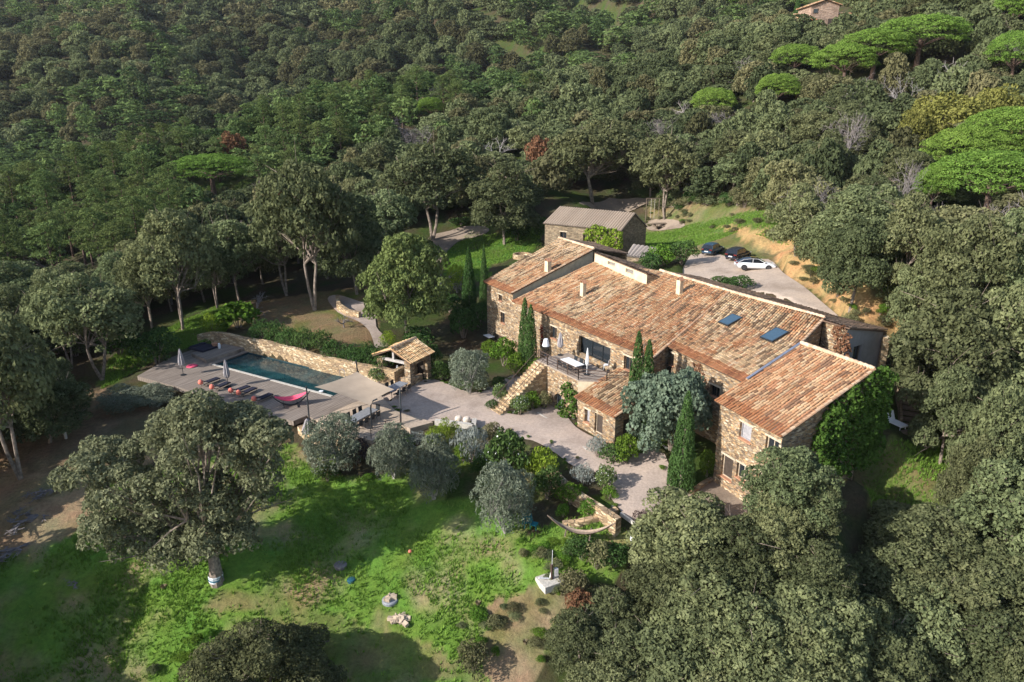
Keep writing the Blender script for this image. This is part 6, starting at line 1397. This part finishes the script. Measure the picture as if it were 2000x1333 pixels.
# ivy and creepers on walls
def creeper(name, label, p0, p1, poly, mat, n, r, leaf=.13, dens=22, out=.2, seed=1, aspect=.8):
    rng = np.random.RandomState(seed); S = []; xs = [p[0] for p in poly]; ys = [p[1] for p in poly]
    u = unit(np.array(p1[:2]) - np.array(p0[:2])); o_ = np.array([u[1], -u[0]])
    while len(S) < n:
        px, py = min(xs) + rng.rand() * (max(xs) - min(xs)), min(ys) + rng.rand() * (max(ys) - min(ys))
        if not inpoly([px], [py], poly)[0]: continue
        s, z = onwall(px, py, p0, p1); q = np.array(p0[:2]) + u * s + o_ * out * (.3 + 1.2 * rng.rand()); rr = r * (.6 + .8 * rng.rand()); S.append((q[0], q[1], z, rr, rr, rr))
    V, F, t = leaf_cloud(rng, S, leaf, dens, jit=.6, aspect=aspect); c = V.mean(0); c = np.array([float(v) for v in c])
    o = mesh_obj(name, V, F, mat, attr=t, loc=tuple(c)); return tag(o, label, 'climbing plant')
creeper('ivy', 'thick green ivy covering the gable of the right wing', fA[1], fA[2], [(1582,865),(1595,818),(1640,775),(1680,744),(1712,720),(1738,722),(1725,790),(1718,870),(1690,905),(1640,925),(1600,905)], IVYM, 380, .36, .11, 40, .3, 3)
creeper('climbing_rose', 'green climber with flowers beside the arched door', T0, T1, [(1100,755),(1122,748),(1128,775),(1125,860),(1095,862),(1098,800)], IVYM, 70, .33, .10, 40, .35, 4)
creeper('clipped_bush', 'light green clump at the foot of the climber by the arched door', T0, T1, [(1090,845),(1122,840),(1120,866),(1092,866)], GRNM, 14, .4, .1, 30, .9, 9)
creeper('ivy', 'bright green ivy over the barn front', fb[0], fb[1], [(1148,446),(1180,446),(1212,452),(1216,488),(1180,490),(1150,470)], LIMM, 90, .5, .15, 18, .3, 5)
creeper('dry_vine', 'dead brown vine hanging on the stone pier of the rear range', Rr, Rx, [(1632,640),(1662,644),(1660,700),(1636,696)], RUSM, 46, .25, .12, 26, .15, 6)
creeper('vine', 'brown withered vine left of the tall window by the fig tree', fB[0], fB[1], [(1345,705),(1370,715),(1385,760),(1370,740)], RUSM, 20, .2, .1, 24, .1, 7)
creeper('red_vine', 'strip of red autumn vine on the roof terrace wall', fM[0], fM[1], [(1056,635),(1064,630),(1062,672),(1056,676)], leaf_mat('red_leaves', (.2, .03, .02), (.42, .08, .05), hv=0), 14, .15, .08, 40, .1, 8)

# --- the wood all around
CLEAR = [(252,775),(262,722),(300,650),(330,640),(400,628),(430,600),(480,585),(560,575),(640,545),(700,560),(708,470),(760,450),(850,440),(950,440),(1050,432),(1060,398),(1260,408),(1340,412),(1400,412),(1480,412),(1560,444),(1600,520),(1700,560),(1750,610),(1760,690),(1840,800),(1860,850),(1890,900),(1890,1010),(1850,1030),(1800,1035),(1740,1040),(1690,1010),(1650,940),(1640,900),(1560,890),(1520,940),(1480,960),(1400,990),(1320,990),(1245,1030),(1235,1080),(1110,1110),(1090,1200),(1030,1333),(1020,1500),(-400,1500),(-400,1120),(-50,1080),(20,940),(150,890),(230,800)]
CLEARH = [(1545,42),(1560,5),(1620,-4),(1672,14),(1672,26),(1600,32),(1560,36)]
PZONE = [(-200,250),(0,262),(200,250),(350,200),(480,180),(620,150),(760,120),(900,112),(1010,120),(1060,150),(1010,190),(880,200),(800,240),(700,290),(560,340),(440,350),(330,430),(200,500),(100,520),(-200,560)]
PZ2 = [(-200,-50),(250,-50),(230,60),(120,130),(-200,180)]
CLEARA = np.array(CLEAR, float)
rng = np.random.RandomState(11)
cand = []
def hexpts(y0, y1, sp):
    y = y0
    while y < y1:
        s = sp(y); xw = .80 * y + 34; x = -xw + rng.rand() * s
        while x < xw: cand.append((x + (rng.rand() - .5) * s * .7, y + (rng.rand() - .5) * s * .7, s)); x += s
        y += s * .87
hexpts(24, 330, lambda y: 5.6 if y < 150 else (6.4 if y < 230 else 7.6))
cand = np.array(cand); zz_ = terr(cand[:, 0], cand[:, 1])
oaks = []; pines = []; farw = []
TA = np.array(TREES); big = TA[TA[:, 2] > 1.5]
for (x, y, s), z in zip(cand, zz_):
    px, py, d = proj(x, y, z)
    if d < 12: continue
    H = 5.4 + rng.rand() * 4.2; R = s * (.42 + .34 * rng.rand()); rp = R * F_PX / d * .85
    tx, ty, _ = proj(x, y, z + H)
    if px < -330 or px > 2450 or ty > 1700: continue
    if px > 1050 and px < 2030 and d < 64 and ty > 870: continue
    if ty < -60: continue
    if any(abs(tx - sx) < sr * .85 + rp * .7 and ty < sy_ - sr * .02 and (ty + py) / 2 > sy_ - sr * .5 and d < sd_ + 2 for sx, sy_, sr, sd_ in SPECIAL): continue
    pts_x = np.array([tx, tx - rp, tx + rp, tx, px, tx - rp * .7, tx + rp * .7]); pts_y = np.array([ty + 3, (ty + py) / 2, (ty + py) / 2, (ty * .4 + py * .6), py, ty + (py - ty) * .15, ty + (py - ty) * .15])
    if inpoly(pts_x, pts_y, CLEAR).any() or inpoly(pts_x, pts_y, CLEARH).any(): continue
    if (np.hypot(big[:, 0] - x, big[:, 1] - y) < (big[:, 2] + R) * .62).any(): continue
    pine = inpoly([tx], [ty + 10], PZONE)[0] and rng.rand() < .86 or (inpoly([tx], [ty + 10], PZ2)[0] and rng.rand() < .5) or rng.rand() < .03 and y > 150
    (pines if pine else oaks).append((x, y, z, R, H, d))
# in the shade of the left wood and on open tracks keep things as they are; beyond: one far-off wood
oaks.sort(key=lambda t: -t[3] / t[5]); pines.sort(key=lambda t: -t[3] / t[5])
NO, NP = 290, 190
for i, (x, y, z, R, H, d) in enumerate(oaks[:NO]):
    b = fbm(np.array([x]), np.array([y]), 22, 50)[0] > .56; near = F_PX * R / d > 44
    if rng.rand() < .12 and d > 75:
        plant(get('bare', rng.randint(3)), 'bare_tree', 'leafless grey tree among the oaks', 'tree', (x, y, z), R * 1.15, H * 1.15, group='leafless trees of the wood'); continue
    kind = ('oakb1' if b else ('oak2' if near else 'oak1'))
    plant(get(kind, rng.randint(NVAR[kind])), 'holm_oak', 'brownish olive oak in the surrounding wood' if b else 'grey-green oak in the surrounding wood', 'tree', (x, y, z), R * 1.12, H, group='brownish oaks of the wood' if b else 'grey-green oaks of the wood')
for i, (x, y, z, R, H, d) in enumerate(pines[:NP]):
    plant(get('pine1', rng.randint(4)), 'pine_tree', 'green pine in the band of pines across the wood', 'pine tree', (x, y, z), min(R * .85, 3.2), 9.5 + 3 * rng.rand(), group='pines of the wood')
print('TREES', len(oaks), len(pines))
# far-off wood: beyond what can be counted
fv = []; 
c2_ = []
y = 330
while y < 1000:
    s = 11.0 + (y - 330) * .008; xw = .80 * y + 20; x = -xw
    while x < xw: c2_.append((x + (rng.rand() - .5) * s * .7, y + (rng.rand() - .5) * s * .7, s)); x += s
    y += s * .9
c2_ = np.array(c2_); z2 = terr(c2_[:, 0], c2_[:, 1]); px_, py_, d_ = proj(c2_[:, 0], c2_[:, 1], z2 + 8)
mk = (px_ > -60) & (px_ < 2060) & (py_ > -25); far_list = [(x, y, z, s * (.40 + .40 * rng.rand() ** 1.4), 8 + 7 * rng.rand()) for (x, y, s), z in zip(c2_[mk], z2[mk])] + [(x, y, z, R * 1.1, H) for (x, y, z, R, H, d) in oaks[NO:] + pines[NP:]]
print('FAR', len(far_list))
def mesh_np(me):
    v = np.empty(len(me.vertices) * 3, np.float32); me.vertices.foreach_get('co', v); t = np.empty(len(me.vertices), np.float32); me.attributes['tone'].data.foreach_get('value', t); return v.reshape(-1, 3), t
base = [(*mesh_np(get('oak0', k)[0]), 4.0, 7.5) for k in range(3)]; base4 = [(*mesh_np(get('oak4', k)[0]), 4.0, 7.5) for k in range(3)]; basep = [(*mesh_np(get('pine0', k)[0]), 2.7, 11.0) for k in range(2)]
def far_mesh(lst, name, label, mat, pine=False):
    Vs = []; Ts = []
    for (x, y, z, R, H) in lst:
        v, t, R0, H0 = basep[rng.randint(2)] if pine else (base4 if y < 520 else base)[rng.randint(3)]; q = len(v) // 4
        if pine: H = H * 1.25; z = z - 2.0
        if y > 900 and not pine: sel = np.repeat(rng.rand(q) < .7, 4); v = v[sel]; t = t[sel]
        a = rng.rand() * 6.28; c, s = math.cos(a), math.sin(a); w = v * [R / R0, R / R0, H / H0]
        Vs.append(np.stack([w[:, 0] * c - w[:, 1] * s + x, w[:, 0] * s + w[:, 1] * c + y, w[:, 2] + z], 1)); Ts.append(np.clip(t * .45 + .7 * rng.rand() - .2 + .8 * (fbm(np.array([x]), np.array([y]), 45, 71)[0] - .5), 0, 1))
    V = np.concatenate(Vs); F = np.arange(len(V)).reshape(-1, 4); o = mesh_obj(name, V, F, mat, attr=np.concatenate(Ts)); tag(o, label, 'forest', kind='stuff'); return len(F)
cls = []
for (x, y, z, R, H) in far_list:
    k = fbm(np.array([x]), np.array([y]), 40, 60)[0]; k2 = fbm(np.array([x]), np.array([y]), 55, 66)[0]; r_ = rng.rand(); cls.append(2 if (k2 > .60 and r_ < .6) or r_ < .04 else (1 if (k > .57 and r_ < .7) or r_ > .85 else 0))
pineset = set((round(t[0], 2), round(t[1], 2)) for t in pines)
cls = [2 if (round(t[0], 2), round(t[1], 2)) in pineset else (0 if c == 2 and t[1] < 330 else c) for t, c in zip(far_list, cls)]
nf = [far_mesh([t for t, c in zip(far_list, cls) if c == k], 'far_forest', l_, m_, k == 2) for k, l_, m_ in ((0, 'dark green oak stretches of the far-off wood covering the hills', OAKM), (1, 'browner stretches of the far-off wood on the hills', OAKB), (2, 'bright green pine stretches of the far-off wood', PINEM))]

for i in range(70):
    px, py = rt.choice([(rt.uniform(0, 360), rt.uniform(430, 560)), (rt.uniform(0, 250), rt.uniform(540, 700)), (rt.uniform(350, 700), rt.uniform(380, 500)), (rt.uniform(1640, 1990), rt.uniform(120, 420))])
    plant(rt.choice([DKG, OAS, OAS, BRN]), 'underwood_bush', 'dark bush growing between the trunks of the wood', 'bush', G(px, py), 1.2 + rt.random() * 1.4, 1.6 + rt.random() * 1.8, group='underwood between the trees')
BR = proto('brush', lambda: bare_proto(41, 2.0, 4, spread=1.1))
for px, py, r_, h_, l_ in ((60,1015,2.6,.9,'wide heap of grey cut branches on the dry patch at the left'), (25,1075,1.8,.7,'smaller heap of cut branches at the left edge'), (150,1140,.9,.4,'fallen dead branch in the shaded grass'), (90,960,1.5,.5,'low brush heap at the wood edge')):
    plant(BR, 'brush_pile', l_, 'branches', G(px, py), r_, h_)
# underwood along the wood's edge behind the parking
EDGE = [(1262,405),(1330,408),(1400,402),(1480,408),(1545,436),(1600,490),(1650,520),(1710,560),(1760,600),(1800,660)]
for i in range(58):
    k = rt.randrange(len(EDGE) - 1); f_ = rt.random(); px = EDGE[k][0] + (EDGE[k + 1][0] - EDGE[k][0]) * f_ + rt.uniform(-10, 10); py = EDGE[k][1] + (EDGE[k + 1][1] - EDGE[k][1]) * f_ + rt.uniform(-14, 5)
    plant(rt.choice([DKG, OAS, OAS, BRN]), 'underwood_bush', 'dark bush at the foot of the oaks behind the parking', 'bush', G(px, py), 1.0 + rt.random() * 1.1, 1.4 + rt.random() * 1.6, group='underwood behind the parking')
# undergrowth and grass
def tufts(name, label, zones, dens, h, mat, seed, spread=.12, blades=5):
    r = np.random.RandomState(seed); P_ = []
    for zn in zones:
        zn = np.array(zn); lo, hi = zn.min(0), zn.max(0); k = int(dens * (hi - lo).prod()); a = lo[0] + r.rand(k) * (hi[0] - lo[0]); b_ = lo[1] + r.rand(k) * (hi[1] - lo[1]); m_ = inpoly(a, b_, zn) & ~((inpoly(*warp(a, b_, 2.0, 4, 14), Z_BROWN) | inpoly(*warp(a, b_, 2, 5, 13), Z_DRY) | (inpoly(*warp(a, b_, 1.2, 4, 22), Z_WORN) & (r.rand(k) < .75))) if seed == 5 else False) & ~inpoly(a, b_, PARKBIG) & ~inpoly(a, b_, pic); dn = fbm(a, b_, 4, seed) + .35 * (r.rand(k) - .5) > .46
        P_.append(np.stack([a, b_], 1)[m_ & dn])
    P_ = np.concatenate(P_); z = terr(P_[:, 0], P_[:, 1]); k = len(P_)
    base_ = np.repeat(np.column_stack([P_, z]), blades, 0); m_ = k * blades; a = r.rand(m_) * 6.28; rad = spread * r.rand(m_); hh_ = h * (.5 + r.rand(m_))
    c = base_ + np.column_stack([np.cos(a) * rad, np.sin(a) * rad, np.zeros(m_)]); w = np.column_stack([-np.sin(a), np.cos(a), np.zeros(m_)]) * .045; tip = c + np.column_stack([np.cos(a) * hh_ * .55, np.sin(a) * hh_ * .55, hh_])
    V = np.stack([c - w - [0, 0, .03], c + w - [0, 0, .03], tip], 1).reshape(-1, 3); F = np.arange(3 * m_).reshape(-1, 3); tone = np.repeat(np.repeat(r.rand(k), blades) * .7 + .3 * r.rand(m_), 3)
    o = mesh_obj(name, V, F, mat, attr=tone); tag(o, label, 'grass', kind='stuff')
GRASSM = leaf_mat('meadow_grass_blades', (.105, .185, .03), (.20, .33, .055), (.31, .35, .13), hv=0, vv=0)
tufts('meadow_grass', 'green tufts of meadow grass', [[q for q in Z_MEADOW if True], Z_LAWNR, Z_LAWNBACK, Z_GRASSL, Z_GRASSM], 34, .19, GRASSM, 5)
DRYG = leaf_mat('dry_grass_blades', (.20, .155, .09), (.36, .29, .18), (.42, .36, .24), hv=0, vv=0)
tufts('dry_grass', 'dry tan grass and weeds', [Z_BROWN, Z_DRY, Z_MEADOW, Z_TOPL, Z_EDGE], 14, .13, DRYG, 9)

hz = MB(); hz.box((0, 560, 112), (1900, 1330, 420)); hm = bpy.data.materials.new('pale_air'); hm.use_nodes = True; hn = hm.node_tree; hn.nodes.remove(hn.nodes['Principled BSDF'])
pv = hn.nodes.new('ShaderNodeVolumePrincipled'); pv.inputs['Density'].default_value = .00005; pv.inputs['Color'].default_value = (.80, .82, .95, 1); hn.links.new(pv.outputs[0], hn.nodes['Material Output'].inputs['Volume'])
tag(hz.build('haze', hm), kind='stuff')
